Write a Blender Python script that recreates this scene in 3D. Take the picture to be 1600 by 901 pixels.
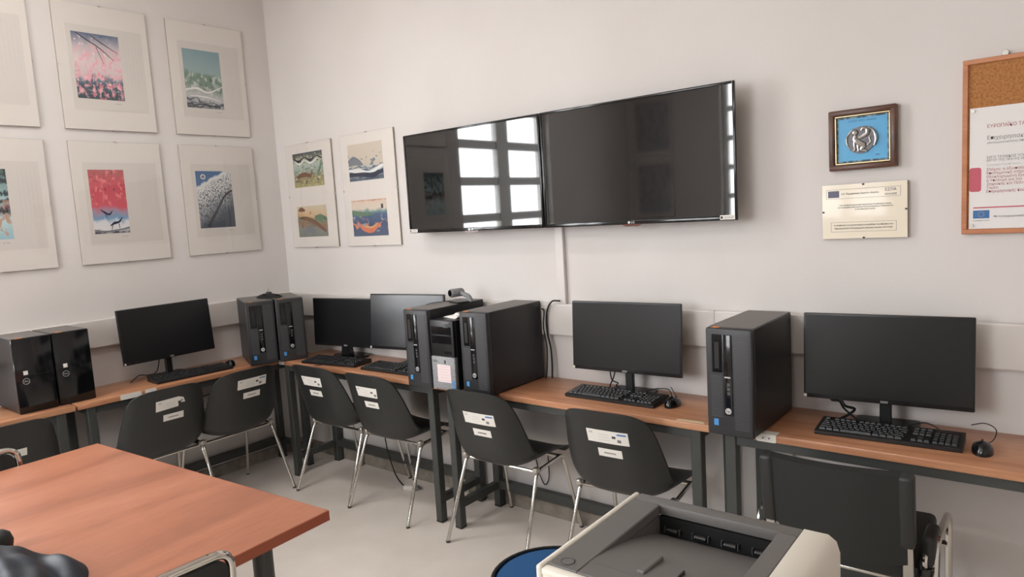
import bpy, bmesh, math, random
from mathutils import Matrix, Vector
PI = math.pi
random.seed(7)
S = bpy.context.scene
COL = S.collection
for o in list(bpy.data.objects): bpy.data.objects.remove(o)

# ------------------------------------------------------------------ camera, world, light, exposure
cam_d = bpy.data.cameras.new('camera'); cam = bpy.data.objects.new('camera', cam_d); COL.objects.link(cam)
cam_d.sensor_fit = 'HORIZONTAL'; cam_d.sensor_width = 36.0; cam_d.lens = 36.0 * 1088.055 / 1600.0
cam_d.clip_start = 0.05
yaw, pitch, roll = 0.6835, -0.1086, -0.0599
fw = Vector((-math.sin(yaw) * math.cos(pitch), math.cos(yaw) * math.cos(pitch), math.sin(pitch)))
ri = Vector((math.cos(yaw), math.sin(yaw), 0)); up = ri.cross(fw)
R_ = ri * math.cos(roll) + up * math.sin(roll); U_ = -ri * math.sin(roll) + up * math.cos(roll)
M = Matrix((R_, U_, -fw)).transposed().to_4x4(); M.translation = (4.3751, -2.8508, 1.6159)
cam.matrix_world = M
S.camera = cam

world = bpy.data.worlds.new('overcast_sky'); S.world = world; world.use_nodes = True
bg = world.node_tree.nodes['Background']
bg.inputs[1].default_value = 15.8
wt = world.node_tree; wc = wt.nodes.new('ShaderNodeTexCoord'); ws = wt.nodes.new('ShaderNodeSeparateXYZ'); wr = wt.nodes.new('ShaderNodeValToRGB')
wt.links.new(wc.outputs['Generated'], ws.inputs[0])
wm = wt.nodes.new('ShaderNodeMapRange'); wm.inputs['From Min'].default_value = -1; wm.inputs['From Max'].default_value = 1; wt.links.new(ws.outputs['Z'], wm.inputs['Value']); wt.links.new(wm.outputs[0], wr.inputs[0])
we = wr.color_ramp.elements                     # pale ground below the horizon, even overcast sky above
we[0].position = .40; we[0].color = (.30, .29, .27, 1); we[1].position = .49; we[1].color = (0.95, 0.97, 1.0, 1)
wt.links.new(wr.outputs[0], bg.inputs[0])
S.view_settings.view_transform = 'Standard'; S.view_settings.look = 'None'
S.view_settings.gamma = 1.0; S.view_settings.use_curve_mapping = False
S.view_settings.exposure = 0.29
RX, RY, RZ = 6.4, -5.2, 3.4          # room extents
W1 = (-3.53, -2.11, 0.86, 3.00)      # window in the left wall: y0 y1 z0 z1
W2 = (1.2, 2.9, 1.3, 3.0)        # window in the wall behind the camera: x0 x1 z0 z1
def portal(name, loc, rot, sx, sy):
    l = bpy.data.lights.new(name, 'AREA'); l.shape = 'RECTANGLE'; l.size = sx; l.size_y = sy
    l.cycles.is_portal = True
    o = bpy.data.objects.new(name, l); COL.objects.link(o); o.location = loc; o.rotation_euler = rot
portal('daylight_portal', (-0.19, (W1[0]+W1[1])/2, (W1[2]+W1[3])/2), (0, -PI/2, 0), W1[3]-W1[2], W1[1]-W1[0])
portal('daylight_portal', ((W2[0]+W2[1])/2, RY-.19, (W2[2]+W2[3])/2), (PI/2, 0, 0), W2[1]-W2[0], W2[3]-W2[2])

# ------------------------------------------------------------------ materials
def lin(c):
    return tuple(((v/255)/12.92 if v/255 <= .04045 else ((v/255+.055)/1.055)**2.4) for v in c)
def mat(name, rgb, rough=.5, metal=0, spec=.5, noise=None, bump=None, coat=0, alpha=None):
    m = bpy.data.materials.new(name); m.use_nodes = True; nt = m.node_tree; b = nt.nodes['Principled BSDF']
    c = lin(rgb); b.inputs['Base Color'].default_value = (*c, 1); b.inputs['Roughness'].default_value = rough
    b.inputs['Metallic'].default_value = metal; b.inputs['Specular IOR Level'].default_value = spec
    b.inputs['Coat Weight'].default_value = coat; b.inputs['Coat Roughness'].default_value = .05
    if noise or bump:
        tc = nt.nodes.new('ShaderNodeTexCoord')
    if noise:                                    # (scale, second colour, lo, hi)
        n = nt.nodes.new('ShaderNodeTexNoise'); n.inputs['Scale'].default_value = noise[0]; n.inputs['Detail'].default_value = 6
        nt.links.new(tc.outputs['Object'], n.inputs['Vector'])
        r = nt.nodes.new('ShaderNodeValToRGB'); nt.links.new(n.outputs['Fac'], r.inputs[0])
        r.color_ramp.elements[0].position = noise[2]; r.color_ramp.elements[1].position = noise[3]
        r.color_ramp.elements[0].color = (*c, 1); r.color_ramp.elements[1].color = (*lin(noise[1]), 1)
        nt.links.new(r.outputs[0], b.inputs['Base Color'])
    if bump:                                     # (scale, strength, distance)
        n = nt.nodes.new('ShaderNodeTexNoise'); n.inputs['Scale'].default_value = bump[0]; n.inputs['Detail'].default_value = 4
        nt.links.new(tc.outputs['Object'], n.inputs['Vector'])
        bp = nt.nodes.new('ShaderNodeBump'); bp.inputs['Strength'].default_value = bump[1]; bp.inputs['Distance'].default_value = bump[2]
        nt.links.new(n.outputs['Fac'], bp.inputs['Height']); nt.links.new(bp.outputs[0], b.inputs['Normal'])
    return m
def wood(name, base, dark, light, rough=.38, along=(0, 1, 2), stretch=(1.2, 16, 16)):
    m = bpy.data.materials.new(name); m.use_nodes = True; nt = m.node_tree; b = nt.nodes['Principled BSDF']
    tc = nt.nodes.new('ShaderNodeTexCoord'); mp = nt.nodes.new('ShaderNodeMapping'); mp.inputs['Scale'].default_value = stretch
    nt.links.new(tc.outputs['Object'], mp.inputs[0])
    n1 = nt.nodes.new('ShaderNodeTexNoise'); n1.inputs['Scale'].default_value = .8; n1.inputs['Detail'].default_value = 8; n1.inputs['Distortion'].default_value = .6
    nt.links.new(mp.outputs[0], n1.inputs['Vector'])
    r = nt.nodes.new('ShaderNodeValToRGB'); nt.links.new(n1.outputs['Fac'], r.inputs[0])
    e = r.color_ramp.elements; e[0].position = .3; e[0].color = (*lin(dark), 1); e[1].position = .72; e[1].color = (*lin(light), 1)
    x = e.new(.5); x.color = (*lin(base), 1)
    n2 = nt.nodes.new('ShaderNodeTexNoise'); n2.inputs['Scale'].default_value = 12; n2.inputs['Detail'].default_value = 3
    nt.links.new(mp.outputs[0], n2.inputs['Vector'])
    mx = nt.nodes.new('ShaderNodeMixRGB'); mx.blend_type = 'OVERLAY'; mx.inputs[0].default_value = .18
    nt.links.new(r.outputs[0], mx.inputs[1]); nt.links.new(n2.outputs['Fac'], mx.inputs[2])
    nt.links.new(mx.outputs[0], b.inputs['Base Color']); b.inputs['Roughness'].default_value = rough
    return m
def art(name, ramp, spots=(), bands=None, flip=False):
    """flat print: vertical colour ramp (bottom to top) broken by noise spots and distorted bands, in the sheet's own coordinates"""
    m = bpy.data.materials.new(name); m.use_nodes = True; nt = m.node_tree; b = nt.nodes['Principled BSDF']; b.inputs['Roughness'].default_value = .6
    tc = nt.nodes.new('ShaderNodeTexCoord'); sp = nt.nodes.new('ShaderNodeSeparateXYZ'); nt.links.new(tc.outputs['Generated'], sp.inputs[0])
    ns = nt.nodes.new('ShaderNodeTexNoise'); ns.inputs['Scale'].default_value = 4; nt.links.new(tc.outputs['Generated'], ns.inputs['Vector'])
    ad = nt.nodes.new('ShaderNodeMath'); ad.operation = 'MULTIPLY_ADD'; ad.inputs[1].default_value = .22
    nt.links.new(ns.outputs['Fac'], ad.inputs[0]); nt.links.new(sp.outputs['Z'], ad.inputs[2])
    sb = nt.nodes.new('ShaderNodeMath'); sb.operation = 'SUBTRACT'; sb.inputs[1].default_value = .11; nt.links.new(ad.outputs[0], sb.inputs[0])
    if flip:                                     # tilt the ramp into a slope
        sl = nt.nodes.new('ShaderNodeMath'); sl.operation = 'MULTIPLY_ADD'; sl.inputs[1].default_value = flip
        nt.links.new(sp.outputs['X'], sl.inputs[0]); nt.links.new(sb.outputs[0], sl.inputs[2]); sb = sl
    r = nt.nodes.new('ShaderNodeValToRGB'); nt.links.new(sb.outputs[0], r.inputs[0])
    e = r.color_ramp.elements
    e[0].position = ramp[0][0]; e[0].color = (*lin(ramp[0][1]), 1); e[1].position = ramp[-1][0]; e[1].color = (*lin(ramp[-1][1]), 1)
    for p, c in ramp[1:-1]: q = e.new(p); q.color = (*lin(c), 1)
    cur = r.outputs[0]
    for sc, lo, hi, c, zmin, zmax in spots:
        n = nt.nodes.new('ShaderNodeTexNoise'); n.inputs['Scale'].default_value = sc; n.inputs['Detail'].default_value = 3
        mp = nt.nodes.new('ShaderNodeMapping'); mp.inputs['Location'].default_value = (sc*.37, 0, lo*9); nt.links.new(tc.outputs['Generated'], mp.inputs[0]); nt.links.new(mp.outputs[0], n.inputs['Vector'])
        mr = nt.nodes.new('ShaderNodeMapRange'); mr.inputs['From Min'].default_value = lo; mr.inputs['From Max'].default_value = hi; nt.links.new(n.outputs['Fac'], mr.inputs['Value'])
        g1 = nt.nodes.new('ShaderNodeMapRange'); g1.inputs['From Min'].default_value = zmin; g1.inputs['From Max'].default_value = zmin+.08; nt.links.new(sb.outputs[0], g1.inputs['Value'])
        g2 = nt.nodes.new('ShaderNodeMapRange'); g2.inputs['From Min'].default_value = zmax+.08; g2.inputs['From Max'].default_value = zmax; nt.links.new(sb.outputs[0], g2.inputs['Value'])
        m1 = nt.nodes.new('ShaderNodeMath'); m1.operation = 'MULTIPLY'; nt.links.new(g1.outputs[0], m1.inputs[0]); nt.links.new(g2.outputs[0], m1.inputs[1])
        m2 = nt.nodes.new('ShaderNodeMath'); m2.operation = 'MULTIPLY'; nt.links.new(m1.outputs[0], m2.inputs[0]); nt.links.new(mr.outputs[0], m2.inputs[1])
        mx = nt.nodes.new('ShaderNodeMixRGB'); nt.links.new(m2.outputs[0], mx.inputs[0]); nt.links.new(cur, mx.inputs[1]); mx.inputs[2].default_value = (*lin(c), 1); cur = mx.outputs[0]
    if bands:
        sc, dist, c, zmin, zmax = bands
        w = nt.nodes.new('ShaderNodeTexWave'); w.bands_direction = 'Z'; w.inputs['Scale'].default_value = sc; w.inputs['Distortion'].default_value = dist; w.inputs['Detail'].default_value = 2
        w.inputs['Detail Scale'].default_value = 1.6
        nt.links.new(tc.outputs['Generated'], w.inputs['Vector'])
        mr = nt.nodes.new('ShaderNodeMapRange'); mr.inputs['From Min'].default_value = .55; mr.inputs['From Max'].default_value = .8; nt.links.new(w.outputs['Fac'], mr.inputs['Value'])
        g1 = nt.nodes.new('ShaderNodeMapRange'); g1.inputs['From Min'].default_value = zmin; g1.inputs['From Max'].default_value = zmin+.06; nt.links.new(sb.outputs[0], g1.inputs['Value'])
        g2 = nt.nodes.new('ShaderNodeMapRange'); g2.inputs['From Min'].default_value = zmax+.06; g2.inputs['From Max'].default_value = zmax; nt.links.new(sb.outputs[0], g2.inputs['Value'])
        m1 = nt.nodes.new('ShaderNodeMath'); m1.operation = 'MULTIPLY'; nt.links.new(g1.outputs[0], m1.inputs[0]); nt.links.new(g2.outputs[0], m1.inputs[1])
        m2 = nt.nodes.new('ShaderNodeMath'); m2.operation = 'MULTIPLY'; nt.links.new(m1.outputs[0], m2.inputs[0]); nt.links.new(mr.outputs[0], m2.inputs[1])
        mx = nt.nodes.new('ShaderNodeMixRGB'); nt.links.new(m2.outputs[0], mx.inputs[0]); nt.links.new(cur, mx.inputs[1]); mx.inputs[2].default_value = (*lin(c), 1); cur = mx.outputs[0]
    nt.links.new(cur, b.inputs['Base Color'])
    return m
def thin_glass(name, gloss=.08, rough=.02):
    m = bpy.data.materials.new(name); m.use_nodes = True; nt = m.node_tree; nt.nodes.clear()
    o = nt.nodes.new('ShaderNodeOutputMaterial'); t = nt.nodes.new('ShaderNodeBsdfTransparent'); g = nt.nodes.new('ShaderNodeBsdfGlossy'); g.inputs['Roughness'].default_value = rough
    mx = nt.nodes.new('ShaderNodeMixShader'); lw = nt.nodes.new('ShaderNodeLayerWeight'); lw.inputs[0].default_value = .5
    pw = nt.nodes.new('ShaderNodeMath'); pw.operation = 'POWER'; pw.inputs[1].default_value = 5; nt.links.new(lw.outputs['Facing'], pw.inputs[0])
    fr = nt.nodes.new('ShaderNodeMath'); fr.operation = 'MULTIPLY_ADD'; fr.inputs[1].default_value = .9; fr.inputs[2].default_value = .03; nt.links.new(pw.outputs[0], fr.inputs[0])
    nt.links.new(fr.outputs[0], mx.inputs[0]); nt.links.new(t.outputs[0], mx.inputs[1]); nt.links.new(g.outputs[0], mx.inputs[2]); nt.links.new(mx.outputs[0], o.inputs[0])
    return m

MW = mat('wall_plaster', (215, 210, 207), .85, spec=.2, noise=(1.3, (210, 204, 200), .4, .7), bump=(45, .12, .004))
MC = mat('ceiling_paint', (232, 228, 222), .9)
MF = mat('floor_linoleum', (236, 227, 218), .3, spec=.5, noise=(4, (227, 217, 207), .35, .7))
MB_ = mat('baseboard_stone', (150, 142, 132), .6, noise=(20, (120, 113, 105), .35, .7))
MT = mat('trunking_plastic', (216, 210, 206), .4, noise=(3, (206, 199, 194), .4, .7))
MWF = mat('window_paint', (235, 235, 232), .4)
MGL = thin_glass('clear_glass')
MD = wood('desk_laminate', (186, 132, 98), (166, 112, 80), (200, 148, 112), .32)
MDE = wood('desk_edge', (172, 116, 82), (158, 104, 72), (184, 128, 94), .4)
MTB = wood('table_laminate', (166, 106, 80), (138, 84, 62), (180, 120, 93), .3, stretch=(6, 1.1, 6))
MTE = mat('table_edge', (160, 84, 58), .4)
MST = mat('desk_steel', (62, 64, 62), .45, spec=.5)
MPL = mat('chair_plastic', (38, 39, 38), .42, spec=.5, bump=(300, .08, .001))
MCH = mat('chrome', (215, 212, 206), .14, metal=1)
MBK = mat('black_plastic', (22, 23, 24), .38, spec=.5)
MBG = mat('gloss_black', (14, 15, 17), .12, spec=.5)
MSC = mat('matte_screen', (12, 13, 15), .32, spec=.5)
MSC2 = mat('satin_screen', (16, 18, 24), .22, spec=.8)
MTV = mat('tv_glass', (5, 5, 6), .03, spec=1.0)
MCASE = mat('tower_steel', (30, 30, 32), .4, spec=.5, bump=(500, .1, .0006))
MCLID = mat('tower_lid_sheen', (112, 107, 104), .5)  # tower tops paler than the case: the wall's reflection put into the colour
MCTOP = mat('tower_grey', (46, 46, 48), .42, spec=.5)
MRIB = mat('tower_rib', (70, 71, 74), .45)
MSL = mat('silver_plastic', (150, 150, 152), .4, noise=(160, (120, 121, 124), .45, .6))
MLOGO = mat('logo_silver', (205, 207, 210), .3, metal=.6)
MBLUE = mat('badge_blue', (70, 140, 200), .4)
MOR = mat('sticker_orange', (226, 130, 45), .5)
MWH = mat('sticker_white', (228, 224, 216), .5)
MPRN = mat('print_grey', (120, 118, 120), .6)
MPRD = mat('print_dark', (60, 58, 60), .6)
MPRB = mat('print_blue', (80, 120, 180), .6)
MPRL = mat('print_pale', (196, 192, 190), .6)
MSCR = mat('script_ink', (208, 203, 197), .6)
MMNT = mat('mount_card', (222, 215, 208), .6)
MPAP = mat('art_paper', (213, 206, 199), .65)
MEDGE = mat('board_edge', (160, 150, 138), .6)
MWOODF = wood('frame_walnut', (84, 50, 34), (62, 36, 25), (104, 64, 44), .35)
MGOLD = mat('gilt_fillet', (190, 170, 130), .3, metal=.7)
MENB = mat('enamel_blue', (70, 158, 204), .4, noise=(6, (60, 146, 196), .4, .7))
MENP = mat('enamel_pattern', (40, 70, 92), .5, noise=(60, (120, 150, 160), .45, .6))
MSIL = mat('relief_silver', (190, 188, 184), .3, metal=.9, noise=(25, (90, 88, 86), .45, .75))
MPLQ = mat('plaque_card', (226, 214, 192), .35, coat=.3)
MCORK = mat('cork', (178, 122, 70), .85, noise=(140, (148, 96, 52), .4, .65), bump=(180, .4, .002))
MCFR = wood('board_frame', (186, 122, 84), (170, 108, 72), (200, 138, 98), .5)
MPOST = mat('poster_paper', (226, 222, 220), .5)
MRED = mat('poster_red', (190, 84, 100), .5)
MPTXR = mat('poster_text_red', (170, 90, 96), .6)
MPTXG = mat('poster_text_grey', (130, 126, 124), .6)
MEU = mat('flag_blue', (56, 104, 160), .5)
MEUP = mat('flag_slate', (92, 90, 112), .5)
MGOLDD = mat('flag_gold', (210, 190, 90), .5)
MPRW = mat('printer_white', (226, 220, 208), .42)
MPRG = mat('printer_grey', (104, 101, 99), .5, bump=(400, .08, .0006))
MBLF = mat('blue_fabric', (24, 78, 128), .85, bump=(500, .3, .001))
MNAV = mat('navy_cloth', (14, 21, 33), .6, noise=(9, (26, 36, 50), .4, .7), bump=(200, .2, .001))
MBUP = mat('black_upholstery', (26, 29, 28), .55, bump=(350, .15, .001))
MAL = mat('aluminium', (196, 193, 186), .3, metal=.85)
MWIRE = mat('black_cable', (18, 18, 19), .5)
MBEI = mat('beige_tape', (214, 196, 160), .6)
MPINK = mat('notice_pink', (226, 206, 206), .6)
MBRA = mat('brass', (130, 100, 60), .35, metal=.9)

# ------------------------------------------------------------------ geometry helpers
def nb(): return bmesh.new()
def box(bm, x0, x1, y0, y1, z0, z1, bev=0, seg=2, rot=None):
    c = Vector(((x0+x1)/2, (y0+y1)/2, (z0+z1)/2))
    mt = Matrix.Translation(c) @ (rot.to_4x4() if rot else Matrix()) @ Matrix.Diagonal((abs(x1-x0), abs(y1-y0), abs(z1-z0), 1))
    r = bmesh.ops.create_cube(bm, size=1, matrix=mt)
    if bev:
        ed = list({e for v in r['verts'] for e in v.link_edges})
        bmesh.ops.bevel(bm, geom=ed, offset=bev, segments=seg, affect='EDGES', profile=.5, clamp_overlap=True)
    return bm
def bx(*a, **k): return box(nb(), *a, **k)
def fil(pts, rad, n=5):
    """round the corners of a polyline"""
    P = [Vector(p) for p in pts]; out = [P[0]]
    for i in range(1, len(P)-1):
        a, b, c = P[i-1], P[i], P[i+1]; u = (a-b); v = (c-b); r = min(rad, u.length*.45, v.length*.45)
        p, q = b+u.normalized()*r, b+v.normalized()*r
        for k in range(n+1):
            t = k/n; out.append(p*(1-t)**2 + b*2*t*(1-t) + q*t*t)
    return out + [P[-1]]
def crv(pts, n=8):
    """Catmull-Rom through points"""
    P = [Vector(p) for p in pts]; P = [P[0]*2-P[1]] + P + [P[-1]*2-P[-2]]; out = []
    for i in range(1, len(P)-2):
        for k in range(n):
            t = k/n; a, b, c, d = P[i-1:i+3]
            out.append(.5*((2*b)+(c-a)*t+(2*a-5*b+4*c-d)*t*t+(3*b-a-3*c+d)*t**3))
    return out + [P[-2]]
def tube(bm, pts, r, n=10, closed=False, sq=False):
    P = [Vector(p) for p in pts]; N = len(P); rings = []
    t0 = (P[1]-P[0]).normalized(); ref = Vector((0, 0, 1)) if abs(t0.z) < .9 else Vector((1, 0, 0))
    nrm = t0.cross(ref).normalized(); prev = t0
    for i in range(N):
        if closed: t = (P[(i+1) % N]-P[i-1]).normalized()
        else: t = (P[min(i+1, N-1)]-P[max(i-1, 0)]).normalized()
        q = prev.rotation_difference(t); nrm = q @ nrm; nrm = (nrm - t*nrm.dot(t)).normalized(); prev = t
        b = t.cross(nrm)
        ph = PI/4 if sq else 0
        rr = r[i] if isinstance(r, (list, tuple)) else r
        rings.append([bm.verts.new(P[i]+(nrm*math.cos(ph+2*PI*k/n)+b*math.sin(ph+2*PI*k/n))*rr) for k in range(n)])
    for i in range(N if closed else N-1):
        A, B = rings[i], rings[(i+1) % N]
        for k in range(n): bm.faces.new((A[k], A[(k+1) % n], B[(k+1) % n], B[k]))
    if not closed:
        bm.faces.new(rings[0][::-1]); bm.faces.new(rings[-1])
    return bm
def lathe(bm, prof, n=24, c=(0, 0, 0), axis='Z'):
    rings = []
    def pt(r, h, a):
        x, y = r*math.cos(a), r*math.sin(a)
        v = {'Z': (x, y, h), 'Y': (x, h, y), 'X': (h, x, y)}[axis]
        return Vector(v)+Vector(c)
    for r, h in prof: rings.append([bm.verts.new(pt(max(r, 1e-4), h, 2*PI*k/n)) for k in range(n)])
    for A, B in zip(rings, rings[1:]):
        for k in range(n): bm.faces.new((A[k], A[(k+1) % n], B[(k+1) % n], B[k]))
    bm.faces.new(rings[0][::-1]); bm.faces.new(rings[-1])
    return bm
def prism(bm, poly, f, d0, d1):
    A = [bm.verts.new(f(a, b, d0)) for a, b in poly]; B = [bm.verts.new(f(a, b, d1)) for a, b in poly]; n = len(poly)
    for k in range(n): bm.faces.new((A[k], A[(k+1) % n], B[(k+1) % n], B[k]))
    bm.faces.new(A[::-1]); bm.faces.new(B)
    return bm
def rrect(x0, x1, z0, z1, r, n=5):
    out = []
    for cx, cz, a0 in ((x1-r, z1-r, 0), (x0+r, z1-r, PI/2), (x0+r, z0+r, PI), (x1-r, z0+r, 1.5*PI)):
        for k in range(n+1): a = a0+PI/2*k/n; out.append((cx+r*math.cos(a), cz+r*math.sin(a)))
    return out
XZ = lambda a, b, d: (a, d, b)
XY = lambda a, b, d: (a, b, d)
YZ = lambda a, b, d: (d, a, b)
def obj(name, bm, m, parent=None, smooth=False, loc=None, rot=None):
    bmesh.ops.recalc_face_normals(bm, faces=bm.faces[:])
    me = bpy.data.meshes.new(name); bm.to_mesh(me); bm.free(); me.materials.append(m)
    if smooth:
        me.polygons.foreach_set('use_smooth', [True]*len(me.polygons)); me.set_sharp_from_angle(angle=math.radians(38))
    o = bpy.data.objects.new(name, me); COL.objects.link(o); o.parent = parent
    if loc: o.location = loc
    if rot: o.rotation_euler = rot
    return o
def share(o, parent, loc=None, rot=None, name=None):
    c = o.copy(); COL.objects.link(c); c.parent = parent
    if loc is not None: c.location = loc
    if rot is not None: c.rotation_euler = rot
    return c
def thing(name, label, cat, loc=(0, 0, 0), rz=0, group=None):
    o = bpy.data.objects.new(name, None); COL.objects.link(o); o.empty_display_size = .1
    o.location = loc; o.rotation_euler = (0, 0, rz); o['label'] = label; o['category'] = cat
    if group: o['group'] = group
    return o
def tag(o, label, cat, group=None):
    o['label'] = label; o['category'] = cat
    if group: o['group'] = group
    return o
def struct(o): o['kind'] = 'structure'; return o
def copy_tree(o, parent=None):
    c = o.copy(); COL.objects.link(c); c.parent = parent
    for ch in list(o.children): copy_tree(ch, c)
    return c
def text(name, s, size, m, parent, loc, rot=(PI/2, 0, 0), align='CENTER', ext=.0003, sx=1):
    cu = bpy.data.curves.new(name, 'FONT'); cu.body = s; cu.size = size; cu.align_x = align; cu.align_y = 'CENTER'; cu.extrude = ext; cu.resolution_u = 2
    t = bpy.data.objects.new(name, cu); COL.objects.link(t)
    dg = bpy.context.evaluated_depsgraph_get(); me = bpy.data.meshes.new_from_object(t.evaluated_get(dg))
    bpy.data.objects.remove(t); bpy.data.curves.remove(cu)
    me.materials.clear(); me.materials.append(m); me.name = name
    o = bpy.data.objects.new(name, me); COL.objects.link(o); o.parent = parent; o.location = loc; o.rotation_euler = rot; o.scale = (sx, 1, 1)
    return o

# ------------------------------------------------------------------ the room
struct(obj('floor', bx(-.2, RX+.2, RY-.2, .2, -.1, 0), MF))
struct(obj('ceiling', bx(-.2, RX+.2, RY-.2, .2, RZ, RZ+.1), MC))
struct(obj('wall_back', bx(-.2, RX+.2, 0, .2, 0, RZ), MW))
b = nb()
for r in ((RY-.2, W1[0], 0, RZ), (W1[1], 0, 0, RZ), (W1[0], W1[1], 0, W1[2]), (W1[0], W1[1], W1[3], RZ)): box(b, -.2, 0, *r)
struct(obj('wall_left', b, MW))
struct(obj('wall_right', bx(RX, RX+.2, RY, 0, 0, RZ), MW))
b = nb()
for x0, x1, z0, z1 in ((0, W2[0], 0, RZ), (W2[1], RX, 0, RZ), (W2[0], W2[1], 0, W2[2]), (W2[0], W2[1], W2[3], RZ)): box(b, x0, x1, RY-.2, RY, z0, z1)
struct(obj('wall_front', b, MW))
struct(obj('baseboard_back', bx(.012, RX, -.012, 0, 0, .075, .002, 1), MB_))
struct(obj('baseboard_left', bx(0, .012, RY, 0, 0, .075, .002, 1), MB_))
struct(obj('trim_1', bx(.03, RX, -.03, 0, .987, 1.147, .006, 2), MT))
struct(obj('trim_2', bx(0, .03, W1[1]-2, 0, .987, 1.147, .006, 2), MT))
struct(obj('trim_3', bx(2.362, 2.41, -.022, 0, 1.147, 1.56, .003, 1), MT))
for x in (1.25, 3.17, 5.1): obj('joint_cover', bx(x-.012, x+.012, -.0325, -.025, .985, 1.149, .001, 1), MT, bpy.data.objects['trim_1'])
def window(name, w, h, ncol, nrow, mull, bar, loc, rz):
    """local: x along the wall, facing -Y, origin at the sill centre"""
    o = obj(name, bx(-w/2, w/2, -.02, .19, -.03, 0, .004, 1), MWF); o.location = loc; o.rotation_euler = (0, 0, rz); o['kind'] = 'structure'
    fr = .06
    for a in ((-w/2, -w/2+fr, 0, h), (w/2-fr, w/2, 0, h)): obj('window_frame', bx(a[0], a[1], .07, .13, a[2], a[3], .004, 1), MWF, o)
    for a in ((0, fr), (h-fr, h)): obj('window_frame', bx(-w/2+fr, w/2-fr, .07, .13, a[0], a[1], .004, 1), MWF, o)
    iw = w-2*fr; pw = (iw-mull*(ncol-1))/ncol; ih = h-2*fr; ph = (ih-bar*(nrow-1))/nrow
    for c in range(ncol-1): obj('mullion', bx(-iw/2+pw*(c+1)+mull*c, -iw/2+(pw+mull)*(c+1), .065, .135, fr, h-fr, .004, 1), MWF, o)
    first = None
    for c in range(ncol):
        xc = -iw/2+pw/2+(pw+mull)*c
        for r in range(nrow):
            zc = fr+ph/2+(ph+bar)*r
            if r < nrow-1: obj('muntin', bx(xc-pw/2, xc+pw/2, .075, .125, zc+ph/2, zc+ph/2+bar, .003, 1), MWF, o)
            if first is None: first = obj('pane', bx(-pw/2, pw/2, .098, .102, -ph/2, ph/2), MGL, o, loc=(xc, 0, zc))
            else: share(first, o, loc=(xc, 0, zc))
    return o
window('window_1', W1[1]-W1[0], W1[3]-W1[2], 2, 6, .18, .08, (0, (W1[0]+W1[1])/2, W1[2]), PI/2)
window('window_2', W2[1]-W2[0], W2[3]-W2[2], 4, 5, .08, .06, ((W2[0]+W2[1])/2, RY, W2[2]), PI)

# glowing ceiling panels out of view, added only to lift the room's fill light
def emis(name, rgb, st):
    m = bpy.data.materials.new(name); m.use_nodes = True; b = m.node_tree.nodes['Principled BSDF']; b.inputs['Emission Color'].default_value = (*rgb, 1); b.inputs['Emission Strength'].default_value = st; return m
MFILL = emis('fill_emission', (1, .985, .96), 13.0)
for x, y, w in ((1.25, -1.75, 'nearest the corner, above the shell chairs'), (1.25, -3.7, 'by the rear window'), (3.7, -3.7, 'in the rear right of the room')):
    t = thing('fill_panel', 'added ceiling lamp '+w, 'fill_light', (x, y, RZ-.07), 0, 'added ceiling fill panels')
    obj('fill_panel_housing', bx(-.62, .62, -.17, .17, .02, .07, .004, 1), MWF, t); obj('diffuser', bx(-.6, .6, -.15, .15, 0, .02, .004, 1), MFILL, t)

# ------------------------------------------------------------------ desks along the walls
DZ, DD = .7625, .392
def desk(name, L, label, loc, rz, patches=()):
    t = thing(name, label, 'desk', loc, rz, 'narrow desks along the walls')
    obj('desktop', bx(-L/2+.002, L/2-.002, -DD, -.004, DZ-.028, DZ, .003, 2), MD, t, True)
    a = L/2-.068
    lm = None
    for sx in (-1, 1):
        for y in (-.362, -.045):
            o = obj('leg', bx(-.0215, .0215, -.0215, .0215, 0, DZ-.028, .003, 1), MST, t, loc=(sx*a, y, 0)) if lm is None else share(lm, t, loc=(sx*a, y, 0))
            lm = lm or o
            obj('foot_cap', bx(-.022, .022, -.022, .022, 0, .012, .002, 1), MBK, o)
        obj('side_stretcher', bx(sx*a-.017, sx*a+.017, -.342, -.064, .105, .145, .002, 1), MST, t)
        obj('top_rail', bx(sx*a-.0175, sx*a+.0175, -.342, -.064, DZ-.068, DZ-.0285, .002, 1), MST, t)
    obj('front_rail', bx(-a+.021, a-.021, -.379, -.345, DZ-.064, DZ-.0285, .002, 1), MST, t)
    obj('rear_rail', bx(-a+.021, a-.021, -.06, -.03, DZ-.064, DZ-.0285, .002, 1), MST, t)
    obj('rear_beam', bx(-a+.021, a-.021, -.062, -.028, .105, .155, .002, 1), MST, t)
    for k, (x0, x1, z0, z1, kind) in enumerate(patches):
        if kind == 'top': obj('tape_patch', prism(nb(), [(x0, -.385), (x1, -.381), (x1-.004, -.362), (x0+.006, -.366)], XY, DZ, DZ+.0012), MBEI, t)
        else:
            p = obj('edge_plate', prism(nb(), rrect(x0, x1, z0, z1, .006, 3), XZ, -DD-.002, -DD+.001), MWH, t)
            if kind == 'plate':
                obj('edge_plate_flange', bx(x0, x1, -DD, -.355, DZ, DZ+.0016), MWH, t)
                for q in (.35, .65):
                    obj('screw', lathe(nb(), [(.003, -DD-.003), (.003, -DD-.001)], 8, (x0+(x1-x0)*q, 0, (z0+z1)/2), 'Y'), MPRD, p)
    return t
desk('computer_desk', 1.44, 'narrow brown desk on back wall carrying two monitors, nearest the corner', (1.12, 0, 0), 0, [(-.715, -.66, DZ-.026, DZ+.001, 'edge')])
desk('computer_desk', 1.466, 'narrow brown desk on back wall below the right-hand television', (2.576, 0, 0), 0, [(.585, .70, 0, 0, 'top')])
desk('computer_desk', 1.44, 'narrow brown desk on back wall at the right edge, below the cork board', (4.032, 0, 0), 0, [(-.55, -.478, DZ-.028, DZ+.001, 'plate')])
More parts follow.
